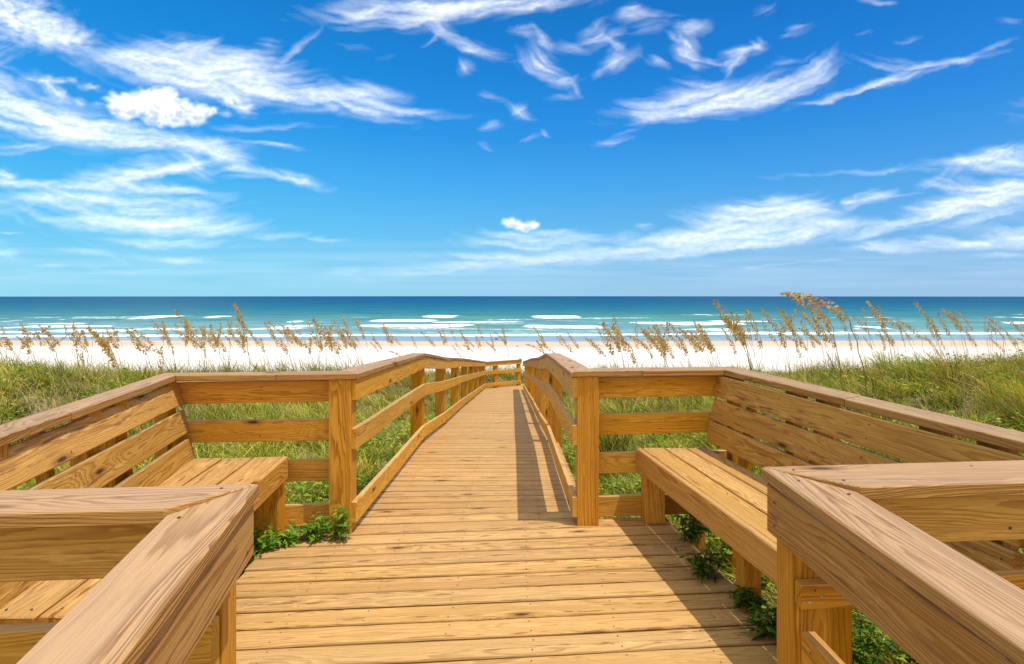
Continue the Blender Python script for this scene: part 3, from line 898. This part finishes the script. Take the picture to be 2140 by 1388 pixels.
def leafy_plant(loc, h, spread, nst, label, dark=1.0, lean=(0, 0)):
    root = empty('leafy_weed', loc, label, 'plant', 'leafy weeds growing through the edges of the deck')
    sv = []; sf = []; ss = []; LP = []; LD = []; LL = []
    for k in range(nst):
        a = rng.uniform(0, 2 * np.pi); out_ = rng.uniform(.3, 1) * spread; hh = h * rng.uniform(.5, 1.1)
        p0 = np.array(loc) + np.array([rng.normal(0, spread * .25), rng.normal(0, spread * .12), 0])
        pts = []
        for q in np.linspace(0, 1, 6):
            pts.append(p0 + np.array([math.cos(a) * out_ * q ** 1.3 + lean[0] * q, math.sin(a) * out_ * .6 * q ** 1.3 + lean[1] * q, hh * (q * 1.5 - .5 * q * q * 1.2)]))
        for i in range(5):
            b = len(sv); r = .0022 * (1 - i * .12)
            for pp in (pts[i], pts[i + 1]):
                for an in (0, 2.09, 4.19): sv.append((pp[0] + r * math.cos(an), pp[1] + r * math.sin(an), pp[2]))
            for j in range(3):
                sf += [b + j, b + (j + 1) % 3, b + 3 + (j + 1) % 3, b + 3 + j]; ss.append(4)
        for i in range(1, 6):
            for rep in range(3):
                LP.append(pts[i] + rng.normal(0, .006, 3)); LD.append(0); LL.append(rng.uniform(.05, .095) * (1.1 - .08 * i))
    n = len(LP); P = np.array(LP); D = rand_dirs(n, -.3, .55); U = rand_dirs(n, .7, 1.0)
    L = np.array(LL); v, f, s = leaf_verts(P, D, L, L * rng.uniform(.22, .36, n), U)
    base = np.array([[.15, .31, .020], [.25, .42, .030], [.08, .20, .016]])[rng.integers(0, 3, n)] * rng.uniform(.75, 1.2, (n, 1)) * dark  # dark paints the shade under the bench into the leaf colour
    c = np.ones((n, 6, 4)); c[:, :, :3] = base[:, None, :]
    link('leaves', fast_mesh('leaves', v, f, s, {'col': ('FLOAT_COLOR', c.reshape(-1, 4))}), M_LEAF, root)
    sc_ = np.ones((len(sv), 4)); sc_[:, :3] = (.11, .15, .03)
    link('stem', fast_mesh('stem', sv, sf, ss, {'col': ('FLOAT_COLOR', sc_)}), M_LEAF, root)

leafy_plant((-1.12, 3.52, .0), .20, .10, 9, 'bright weed with upright leaves against the foot of the left corner post')
leafy_plant((-1.30, 3.52, -.02), .15, .13, 12, 'low bright weed spreading onto the planks left of the corner post')
leafy_plant((-1.44, 3.46, -.02), .13, .13, 12, 'low green weed in the middle of the row by the left bench')
leafy_plant((-1.58, 3.36, -.02), .14, .12, 11, 'leafy weed beside the leg of the left bench')
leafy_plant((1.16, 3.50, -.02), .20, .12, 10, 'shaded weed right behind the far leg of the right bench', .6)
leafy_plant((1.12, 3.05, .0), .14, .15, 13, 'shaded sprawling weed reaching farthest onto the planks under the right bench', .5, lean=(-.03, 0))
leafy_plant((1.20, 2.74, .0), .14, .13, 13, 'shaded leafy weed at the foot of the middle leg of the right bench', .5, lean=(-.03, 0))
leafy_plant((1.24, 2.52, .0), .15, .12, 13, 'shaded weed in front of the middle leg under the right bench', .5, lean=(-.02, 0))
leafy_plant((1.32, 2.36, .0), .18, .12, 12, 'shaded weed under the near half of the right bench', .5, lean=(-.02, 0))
leafy_plant((1.62, 2.55, -.25), .34, .16, 13, 'green weed below the deck seen past the near right post')
leafy_plant((1.85, 2.75, -.30), .42, .18, 14, 'taller green weed below the deck beneath the right sloping handrail')
leafy_plant((1.50, 2.25, -.28), .28, .14, 12, 'low green weed in the gap behind the near right post')
leafy_plant((-1.36, 4.15, -.40), .42, .16, 13, 'upright weed just outside the first span of the left ramp handrail')
leafy_plant((-1.42, 4.9, -.45), .40, .16, 12, 'upright weed outside the left ramp handrail before its second post')

# ------------------------------------------------------------------ sea oats
def oat_variant(seed, nsp, hl, droop):
    """returns (stem mesh, head mesh) for a stalk 1 m tall leaning to -x"""
    r = np.random.default_rng(seed)
    lean = r.uniform(.08, .24); K = 12
    pts = []
    for q in np.linspace(0, 1, K):
        pts.append(np.array([-lean * q ** 1.8, r.uniform(-.02, .02) * q, q * (1 - .03 * q)]))
    # the head arches on from the top
    tip = pts[-1]; d = (pts[-1] - pts[-2]); d /= np.linalg.norm(d)
    hp = [tip - d * hl * .35]
    M_ = 12
    for k in range(M_):
        d = d + np.array([-.085 * droop, 0, -.075 * droop]); d /= np.linalg.norm(d)
        hp.append(hp[-1] + d * hl / M_)
    pts = [p for p in pts if p[2] < hp[0][2]] + hp
    sv = []; sf = []; ss = []
    n = len(pts)
    for i, p in enumerate(pts):
        rr = .0034 * (1 - .6 * i / n)
        for an in (0, 2.09, 4.19): sv.append((p[0] + rr * math.cos(an), p[1] + rr * math.sin(an), p[2]))
    for i in range(n - 1):
        for j in range(3):
            b = i * 3; sf += [b + j, b + (j + 1) % 3, b + 3 + (j + 1) % 3, b + 3 + j]; ss.append(4)
    # long blade leaves at the base
    sc_ = []
    for i, p in enumerate(pts):
        q = min(1, i / (n * .7)); cc = np.array([.20, .24, .05]) * (1 - q) + np.array([.50, .33, .11]) * q
        sc_ += [(*cc, 1)] * 3
    for k in range(5):
        a = r.uniform(0, 6.28); Lb = r.uniform(.30, .62); b = len(sv); w = .006
        for q in (0, .4, .75, 1):
            p = np.array([math.cos(a) * Lb * .5 * q ** 1.6 - .10 * q * q, math.sin(a) * Lb * .5 * q ** 1.6, Lb * (q - .25 * q * q)])
            ww = w * (1 - q * .95)
            sv.append((p[0] - ww, p[1], p[2])); sv.append((p[0] + ww, p[1], p[2]))
            sc_ += [(.17 + .08 * q, .22, .04, 1)] * 2
        for j in range(3): sf += [b + 2 * j, b + 2 * j + 1, b + 2 * j + 3, b + 2 * j + 2]; ss.append(4)
    stem = fast_mesh('stem', sv, sf, ss, {'col': ('FLOAT_COLOR', sc_)})
    # drooping flattened spikelets on short branches
    P = []; D = []; L = []
    m_ = len(hp)
    for k in range(nsp):
        q = (k + r.random()) / nsp
        fi = q * (m_ - 1.001); i = int(fi); p = hp[i] + (hp[i + 1] - hp[i]) * (fi - i)
        env_ = math.sin(math.pi * min(1, .12 + q * .85)) ** .7
        side = r.choice([-1, 1])
        off = np.array([r.uniform(-.042, .014) * env_, side * r.uniform(.0, .026) * env_, -r.uniform(.0, .050) * env_])
        P.append(p + off)
        dd = np.array([-.55 + r.normal(0, .3), r.normal(0, .35), -.75 + r.normal(0, .3)]); D.append(dd / np.linalg.norm(dd))
        L.append(r.uniform(.022, .036))
    P = np.array(P); D = np.array(D); L = np.array(L); n = len(P)
    U = np.stack([r.normal(0, 1, n), r.normal(0, 1, n), r.normal(0, .4, n)], -1); U /= np.linalg.norm(U, axis=1, keepdims=True)
    v, f, s = leaf_verts(P, D, L, L * .50, U)
    base = np.array([[.66, .38, .09], [.76, .50, .17], [.46, .26, .06], [.58, .42, .09]])[r.integers(0, 4, n)] * r.uniform(.8, 1.2, (n, 1))
    c = np.ones((n, 6, 4)); c[:, :, :3] = base[:, None, :]
    head = fast_mesh('seed_head', v, f, s, {'col': ('FLOAT_COLOR', c.reshape(-1, 4))})
    for me in (stem, head): me.materials.append(M_OAT)
    return stem, head
VAR = [oat_variant(100 + i, n, hl, dr) for i, (n, hl, dr) in enumerate([(110, .40, .30), (80, .34, .18), (130, .44, .5), (64, .30, .1), (100, .38, .8), (84, .36, .3), (120, .42, .4), (150, .46, 1.0)])]

def sea_oat(x, y, h, var, rz, label, group, z=None, sxy=None):
    z = float(ground_z(x, y)) - .03 if z is None else z
    root = empty('sea_oat', (x, y, z), label, 'sea oat', group)
    root.rotation_euler = (rng.normal(0, .07), rng.normal(0, .11), rz)
    s = h; q = h * (sxy if sxy else 1.0)
    root.scale = (q, q, s)
    for nm, me in (('stem', VAR[var][0]), ('seed_head', VAR[var][1])):
        o = bpy.data.objects.new(nm, me); COL.objects.link(o); o.parent = root
    return root

def oats(n, xpix, depth, toppix, label, group, thick=1.0):
    k = 0; tries = 0
    while k < n and tries < n * 20:
        tries += 1
        px = rng.uniform(*xpix); y = rng.uniform(*depth); x = (px - 1070) / F * y
        if in_boardwalk(np.array(x), np.array(y), .2): continue
        g = float(ground_z(x, y)); top = rng.triangular(toppix[0], toppix[1], toppix[2])
        h = (EYE - (top - 619) * y / F) - g
        if h < .38 or h > 2.5: continue
        sea_oat(x + .15 * h, y, h, int(rng.integers(0, 7)), rng.normal(0, .55), label, group, sxy=thick * rng.uniform(.9, 1.25))
        k += 1
oats(26, (-60, 330), (8, 11), (672, 705, 745), 'tawny sea oat bending left over the grassy mound at the far left', 'sea oats on the left mound', .95)
oats(30, (-60, 330), (20, 26), (680, 700, 725), 'thin sea oat far off on the dune beyond the left mound', 'sea oats beyond the left mound', 1.1)
oats(74, (330, 760), (19, 26), (664, 696, 722), 'tawny sea oat on the dune crest behind the left alcove railing', 'sea oats behind the left alcove', 1.15)
oats(26, (760, 1060), (22, 26.5), (686, 704, 735), 'slim sea oat against the white sand behind the ramp railings', 'sea oats behind the ramp', 1.0)
oats(7, (1100, 1200), (22, 26.5), (690, 712, 735), 'slim sea oat just right of the ramp on the far dune', 'sea oats right of the ramp', 1.0)
oats(36, (1200, 1560), (16, 24), (650, 690, 725), 'tawny sea oat on the dune behind the right alcove railing', 'sea oats behind the right alcove', .95)
oats(8, (1230, 1540), (10, 14), (660, 705, 740), 'nearer sea oat leaning over the grass behind the right alcove corner', 'nearer sea oats behind the right alcove', .8)
oats(78, (1540, 2200), (10, 14), (648, 684, 728), 'golden sea oat standing in the grass of the right hand mound', 'sea oats on the right mound', .85)
# the outstanding stalks
def special(px, py, y, var, rz, label, q):
    x = (px - 1070) / F * y; g = float(ground_z(x, y)); h = (EYE - (py - 619) * y / F) - g
    sea_oat(x, y, h, var, rz, label, None, sxy=q)
special(1812, 612, 9.0, 7, .0, 'tallest sea oat of all, its drooping head rising above the sea horizon', 1.55)
special(1760, 640, 9.3, 4, .2, 'second tall sea oat close behind the tallest one', 1.2)
special(1590, 645, 11, 5, -.2, 'upright narrow sea oat left of the tallest one', 1.0)
special(445, 668, 13, 1, .1, 'tall sea oat whose tip crosses the surf behind the left alcove', .9)
special(520, 672, 13, 2, -.1, 'full headed sea oat behind the left alcove with its head over the surf', 1.0)
special(735, 686, 16, 5, -.2, 'tall sea oat left of the ramp handrail bend', 1.1)

# ------------------------------------------------------------------ seaweed scraps on the beach
m_sw = simple_mat('dry_seaweed', (.12, .07, .04), .9)
for k, (px, py, s, lab) in enumerate([(1038, 708, .28, 'dark seaweed scrap at the wet edge of the beach, the larger one'), (1050, 711, .18, 'small dark seaweed scrap at the wet edge of the beach beside the larger one'), (1081, 721, .16, 'lone dark scrap on the dry white sand')]):
    Y = np.interp(py, [700, 712, 722, 745], [96, 84, 72, 57]); X = (px - 1070) / F * Y
    import bmesh
    bm = bmesh.new(); bmesh.ops.create_icosphere(bm, subdivisions=2, radius=s)
    for v in bm.verts: v.co *= random.uniform(.7, 1.3); v.co.z *= .45
    me = bpy.data.meshes.new('seaweed'); bm.to_mesh(me); bm.free()
    o = link('seaweed', me, m_sw); o.location = (X, float(Y), float(ground_z(X, Y)) + s * .12)
    tag(o, lab, 'seaweed')

# ------------------------------------------------------------------ clouds: thin layer 3 km up
CL = []
def cl(cx, cy, rx, ry, ang, w=1.0, kind=0): CL.append((cx, cy, rx, ry, ang, w, kind))
# kind 0 wispy, 1 puffy ; angle in degrees, positive rises to the right
for a in [
 (30,30,110,48,-20,1.1,2),(95,62,80,32,-25,.9,2),(150,80,48,26,-5,.9,2),
 (300,112,110,24,6,.8),(400,105,60,16,10,.6),(430,150,190,48,-8,1.1),(360,160,130,26,-14,.7),(560,188,170,26,-9,1.0),(500,130,90,28,-10,.7),(700,196,130,14,-2,.7),(770,205,90,26,-14,.75),(760,230,90,18,-14,.75),(880,237,90,9,-4,.55),(630,95,50,9,38,.55),(570,92,30,16,0,.35),(740,105,80,14,-8,.2),
 (20,210,120,50,-24,.8),(110,255,180,40,-12,.95),(230,280,170,26,-7,.95),(380,297,120,18,-5,.9),(450,316,75,20,-22,.9),(20,310,100,12,2,.5),(550,266,120,9,2,.35),(595,305,50,6,-6,.7),(520,296,70,5,-4,.4),
 (325,222,112,42,-8,1.5,1),(265,215,48,26,10,1.2,1),(400,232,60,28,-12,1.3,1),(350,248,80,20,-6,1.2,1),(485,210,42,18,-32,1.0,2),(515,225,25,10,-10,.8,2),(440,192,14,8,0,.6,2),(470,238,14,9,0,.6,2),
 (95,165,52,10,0,.8,2),(115,190,44,13,-42,.9,2),(185,182,24,8,-10,.8,2),(165,212,12,9,-30,.7,2),(147,163,10,7,-20,.5,2),(205,218,18,8,-10,.4,2),
 (330,352,130,20,4,.9),(240,372,120,16,8,.8),(180,388,180,9,-2,.7),(350,395,130,12,-8,.8),(400,345,50,22,-30,.6),(50,383,90,8,-4,.6),(5,370,28,18,-20,.8),
 (240,415,190,22,-4,.85),(120,418,130,12,-3,.7),(280,458,200,26,-4,1.0),(330,470,160,20,2,.8),(150,455,90,8,0,.5),(415,432,40,12,-8,.6),
 (610,374,70,14,-14,.8),(505,354,45,8,-8,.8),(500,370,70,6,2,.4),(480,481,75,11,4,.75),(590,494,70,7,2,.6),(690,501,60,6,-3,.5),
 (350,508,130,12,0,.85),(350,545,95,11,-2,.8),(200,528,80,7,-6,.55),(100,558,70,7,0,.45),(270,568,90,5,3,.45),(0,525,45,18,0,.6),(20,486,20,3,0,.6),(210,565,60,8,-12,.3),(60,580,140,5,-2,.25),
 (880,18,200,26,3,.95),(1000,8,180,18,2,.9),(780,28,100,10,10,.7),(850,44,120,10,8,.7),(860,55,40,14,10,.6),(930,68,46,16,-32,.75),(900,85,30,10,30,.4),(1010,104,60,13,-16,.65),(972,140,18,18,-50,.7),(983,103,16,10,0,.6),(1130,12,110,12,7,.6),
 (1090,65,20,14,0,.4),(1120,80,38,14,-42,.6),(1185,100,38,12,-18,.55),(1135,135,48,26,-38,.8),(1190,170,40,12,12,.6),(1165,205,40,7,5,.4),(1200,190,20,16,-60,.4),
 (1020,205,34,12,-12,.4),(1085,232,34,12,-30,.55),(1085,232,22,14,30,.5),(1017,261,24,8,10,.55),(1105,290,30,7,25,.4),(1140,282,14,10,-40,.35),(1010,302,20,7,-30,.3),
 (1255,75,46,22,25,.7),(1285,95,30,12,-30,.5),(1295,122,34,20,35,.75),(1275,142,30,9,30,.5),(1320,28,30,18,10,.6),(1370,35,70,12,-6,.5),(1355,60,50,20,10,.3),(1250,155,12,9,40,.4),
 (1445,60,36,14,10,.7),(1430,98,26,24,-50,.8),(1442,122,44,15,-20,.7),(1405,78,20,10,-40,.5),(1370,135,28,11,-22,.6),(1455,145,20,8,-20,.5),
 (1545,108,44,13,15,.75),(1540,130,30,14,55,.7),(1500,128,28,8,-15,.5),(1580,90,16,12,-30,.6),(1595,22,24,14,30,.35),(1665,62,34,11,12,.4),(1640,70,18,5,20,.3),(1635,135,28,14,10,.45),
 (1400,218,110,26,8,.75),(1500,205,120,28,14,.9),(1470,185,80,20,0,.5),(1600,195,120,26,18,.85),(1700,150,60,26,30,.7),(1560,222,140,10,12,.7),(1440,232,70,12,15,.7),(1350,248,44,10,20,.6),(1760,196,90,8,16,.65),(1820,180,70,7,20,.55),(1850,135,70,18,-12,.4),(1900,160,110,10,14,.6),(1980,132,110,7,12,.65),(2070,100,60,8,22,.45),(1930,140,60,14,-10,.25),(1900,85,50,8,12,.3),(1805,72,30,6,15,.25),(2120,45,35,9,-5,.35),(1840,3,40,6,-3,.5),
 (1290,294,48,7,10,.5),(1300,280,40,4,15,.3),(1090,492,120,11,0,.6),(1120,486,70,8,2,.5),(1090,473,44,13,-4,1.3,1),(1065,465,18,12,0,1.2,1),(1112,470,18,9,0,1.1,1),
 (1180,500,160,14,2,.7),(1100,512,130,12,-2,.6),(1250,530,280,14,3,.8),(1090,550,220,13,3,.7),(1400,505,160,16,6,.85),(1500,488,150,24,10,.9),(1600,440,140,26,4,.95),(1560,455,110,22,4,.8),(1690,445,80,22,-14,.7),(1600,492,200,22,6,.95),(1750,470,90,14,6,.7),(1350,475,24,6,-8,.5),(870,568,190,10,2,.5),(700,566,40,7,3,.45),(1500,520,200,10,7,.7),(1010,535,120,8,-3,.5),
 (1815,414,48,10,14,.85),(1780,425,20,12,20,.7),(1870,408,50,3,4,.4),(1780,362,160,6,3,.4),
 (2085,325,70,20,18,.85),(2000,342,90,12,4,.8),(2120,345,90,20,0,.8),(1960,375,60,12,25,.4),(2030,390,80,16,-4,.85),(1985,430,90,18,6,.9),(2080,410,90,26,10,.95),(2140,395,60,30,0,.8),(1920,460,140,14,12,.85),(1840,482,70,8,12,.6),(2080,455,120,14,12,.7),(2060,430,110,20,6,.7),
 (1990,512,170,14,1,.95),(2110,500,90,18,2,.9),(1850,510,60,10,0,.7),(1860,520,80,6,-3,.6),(2080,533,60,5,2,.6),(2150,480,60,8,0,.5),
 (1610,553,130,4,3,.4),(1700,548,80,3,3,.3),
 (-120,120,140,40,10,.8),(-150,430,160,30,0,.8),(2290,200,140,30,12,.7),(2350,450,180,30,5,.8),(400,-60,200,30,5,.8),(1400,-50,160,26,-8,.7),
]: cl(*a)
cu = np.linspace(-1.12, 1.12, 1500); cv = np.linspace(.012, .60, 430)
CU, CV = np.meshgrid(cu, cv)
PX = 1070 + F * CU; PYY = 619 - F * CV
# domain warp
wx = fbm(PX / 120, PYY / 60, 4, 201) ; wy = fbm(PX / 120, PYY / 60, 4, 202)
wfx = fbm(PX / 34, PYY / 22, 3, 203); wfy = fbm(PX / 34, PYY / 22, 3, 204)
fine0 = fbm(PX / 17, PYY / 14, 4, 421); fine1 = fbm(PX / 17, PYY / 14, 4, 422)
dens = np.zeros_like(PX); puffd = np.zeros_like(PX)
for (cx, cy, rx, ry, ang, w, kind) in CL:
    a = math.radians(ang); wa = (14, 5, 10)[kind]
    X_ = PX + wx * wa * 1.6 + wfx * wa * .45 - cx; Y_ = PYY + wy * wa * .75 + wfy * wa * .30 - cy
    lx = X_ * math.cos(a) - Y_ * math.sin(a); ly = X_ * math.sin(a) + Y_ * math.cos(a)
    q = (lx / (rx * 1.14)) ** 2 + (ly / (ry * 1.12)) ** 2
    box = q < 3.2
    if not box.any(): continue
    if kind == 1:
        # a heap of rounded lobes
        pr_ = np.random.default_rng(int(cx))
        for _ in range(11):
            a1 = pr_.uniform(0, 6.28); ox = math.cos(a1) * rx * .62 * pr_.uniform(.5, 1.1); oy = math.sin(a1) * ry * .5
            rr_ = ry * pr_.uniform(.35, .62)
            dd_ = ((PX + wfx * 9 + fine0 * 7 - cx - ox) / (rr_ * 1.5)) ** 2 + ((PYY + wfy * 7 + fine1 * 5 - cy - oy) / rr_) ** 2
            puffd = np.maximum(puffd, np.exp(-dd_ * .9) * w)
        puffd = np.maximum(puffd, np.exp(-q * 2.2) * w)
    else:
        qq = q[box]; lxb = lx[box]; lyb = ly[box]
        # streaks that follow the cloud, finer across than along
        st = fbm(lxb / (110 if kind == 0 else 28) + cx, (lyb + lxb * lxb / (rx * 7)) / (14 if kind == 0 else 12) + cy, 4, 300 + int(cx) % 97, .42)
        e = np.exp(-qq * 1.3)
        d = np.clip(e * w * .68 * (1 + st * (.95 if kind == 0 else .9)) + st * .15 * e ** .4 - .05, 0, .92)
        tmp = dens[box]; dens[box] = 1 - (1 - tmp) * (1 - d)
fine = fbm(PX / 15, PYY / 7, 4, 401)
billow = np.abs(fbm(PX / 26, PYY / 20, 4, 411)); 
dens = np.clip(dens * (1 + fine * .28), 0, 1)
dens = np.clip(dens / .97, 0, 1) ** 1.3 * .80
pf = np.clip((puffd - .42 - billow * .60 + fine * .55) * 1.5, 0, 1)
for _ in range(5):
    pf = (pf + np.roll(pf, 1, 0) + np.roll(pf, -1, 0) + np.roll(pf, 1, 1) + np.roll(pf, -1, 1)) / 5
dens = np.maximum(dens, pf * .99)
# veil low over the horizon
veil = np.exp(-((PYY - 560) / 45) ** 2) * .10 * np.clip(fbm(PX / 300, PYY / 12, 3, 500) + .6, 0, 1)
dens = 1 - (1 - dens * np.interp(PYY, [300, 480, 560, 605], [1, .88, .62, .25])) * (1 - veil)
shade = np.clip(1 - pf * (np.where(PYY < 350, np.clip((PYY - 205) / 45, 0, 1), np.clip((PYY - 466) / 16, 0, 1)) * .55 + np.clip(billow * 1.8 - .12, 0, .45) + .02) + fine * .10 * pf, 0, 1)
# keep only the cells that hold cloud
idx = np.arange(CU.size).reshape(CU.shape)
fc = np.stack([idx[:-1, :-1], idx[:-1, 1:], idx[1:, 1:], idx[1:, :-1]], -1).reshape(-1, 4)
dm = dens.ravel()
keep = dm[fc].max(1) > .012
fc = fc[keep]
used = np.unique(fc); remap = np.full(CU.size, -1); remap[used] = np.arange(len(used))
fc = remap[fc]
ALT = 3000.0
XX = CU.ravel()[used] * ALT / CV.ravel()[used]; YY = ALT / CV.ravel()[used]
me = fast_mesh('clouds', np.stack([XX, YY, np.full(len(used), ALT + EYE)], -1), fc.ravel(), np.full(len(fc), 4),
    {'dens': ('FLOAT', dm[used]), 'shade': ('FLOAT', shade.ravel()[used])}, smooth=True)
m, t = new_mat('cloud')
out = t.n('ShaderNodeOutputMaterial')
tr = t.n('ShaderNodeBsdfTransparent'); tl = t.n('ShaderNodeBsdfTranslucent')
sh = t.n('ShaderNodeAttribute', attribute_name='shade').outputs['Fac']
t.l(t.mix(sh, (.30, .36, .46), (.76, .78, .81)), tl.inputs[0])
mx = t.n('ShaderNodeMixShader'); t.l(t.n('ShaderNodeAttribute', attribute_name='dens').outputs['Fac'], mx.inputs[0])
t.l(tr.outputs[0], mx.inputs[1]); t.l(tl.outputs[0], mx.inputs[2]); t.l(mx.outputs[0], out.inputs[0])
tag(link('clouds', me, m), 'wispy white clouds streaked across the deep blue sky', 'clouds', kind='stuff')

# ------------------------------------------------------------------ light
sun_vec = V((.336, -.14, 1)).normalized()
elev = math.asin(sun_vec.z)
sd = bpy.data.lights.new('sun', 'SUN'); sd.energy = 3.9; sd.angle = math.radians(.53); sd.color = (1.0, .945, .86)
so = bpy.data.objects.new('sun', sd); COL.objects.link(so)
so.rotation_euler = sun_vec.to_track_quat('Z', 'Y').to_euler()
world = bpy.data.worlds.new('World'); sc.world = world; world.use_nodes = True
nt = NT(world.node_tree); world.node_tree.nodes.clear()
wo = nt.n('ShaderNodeOutputWorld'); bg = nt.n('ShaderNodeBackground')
sky = nt.n('ShaderNodeTexSky', sky_type='NISHITA', sun_disc=False)
sky.sun_elevation = elev; sky.sun_rotation = math.atan2(sun_vec.x, sun_vec.y)
sky.altitude = 0; sky.air_density = 1.0; sky.dust_density = .2; sky.ozone_density = 1.0
hs = nt.n('ShaderNodeHueSaturation'); hs.inputs['Saturation'].default_value = 1.1; hs.inputs['Value'].default_value = 1.0
nt.l(sky.outputs[0], hs.inputs['Color'])
# clear air by elevation, with pale fill added overhead, blended over the physical sky
dv = nt.n('ShaderNodeTexCoord').outputs['Generated']
dx_, dy_, dz_ = nt.sep(dv)[0:3]
rp = nt.n('ShaderNodeValToRGB'); nt.l(nt.m('MAXIMUM', dz_, 0.0), rp.inputs[0])
pts = [(0.0, (.30, .60, .84)), (.045, (.23, .56, .85)), (.105, (.135, .50, .87)), (.19, (.060, .40, .86)), (.28, (.020, .29, .80)), (.38, (.006, .225, .69)), (.48, (.003, .175, .58)), (.60, (.20, .34, .62)), (.75, (.80, .82, .84)), (1.0, (.95, .92, .88))]
els = rp.color_ramp.elements
while len(els) < len(pts): els.new(.5)
for e, (p, c) in zip(els, pts): e.position = p; e.color = (*c, 1)
air = nt.mix(nt.sm(dx_, -.75, .75), nt.mix(1.0, rp.outputs[0], (.95, 1.20, 1.10), 'MULTIPLY'), nt.mix(1.0, rp.outputs[0], (1.05, .92, .98), 'MULTIPLY'))
air = nt.mix(1.0, air, (8.3, 8.3, 8.3), 'MULTIPLY')
# warm fill brightness added to the unseen sky behind the viewer
back_fill = nt.m('MULTIPLY', nt.sm(dy_, .05, -.45), nt.sm(nt.noise(dv, 2.5, 4), .30, .62, .55, 1.0))
air = nt.mix(back_fill, air, (9.2, 8.5, 7.5))
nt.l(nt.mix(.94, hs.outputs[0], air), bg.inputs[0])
bg.inputs[1].default_value = .12
nt.l(bg.outputs[0], wo.inputs[0])

# ------------------------------------------------------------------ camera and render
cam = bpy.data.cameras.new('camera'); co = bpy.data.objects.new('camera', cam); COL.objects.link(co)
co.location = (0, 0, EYE); co.rotation_euler = (math.radians(90), 0, 0)
cam.sensor_width = 36; cam.lens = 36 * F / 2140; cam.shift_y = -75 / 2140
cam.clip_start = .05; cam.clip_end = 400000
sc.camera = co
sc.render.engine = 'CYCLES'
sc.cycles.max_bounces = 8; sc.cycles.transparent_max_bounces = 12
sc.cycles.diffuse_bounces = 4
sc.cycles.use_denoising = True
sc.view_settings.view_transform = 'Standard'; sc.view_settings.look = 'None'
sc.view_settings.exposure = 0; sc.view_settings.gamma = 1
sc.render.resolution_x = 1024; sc.render.resolution_y = 664
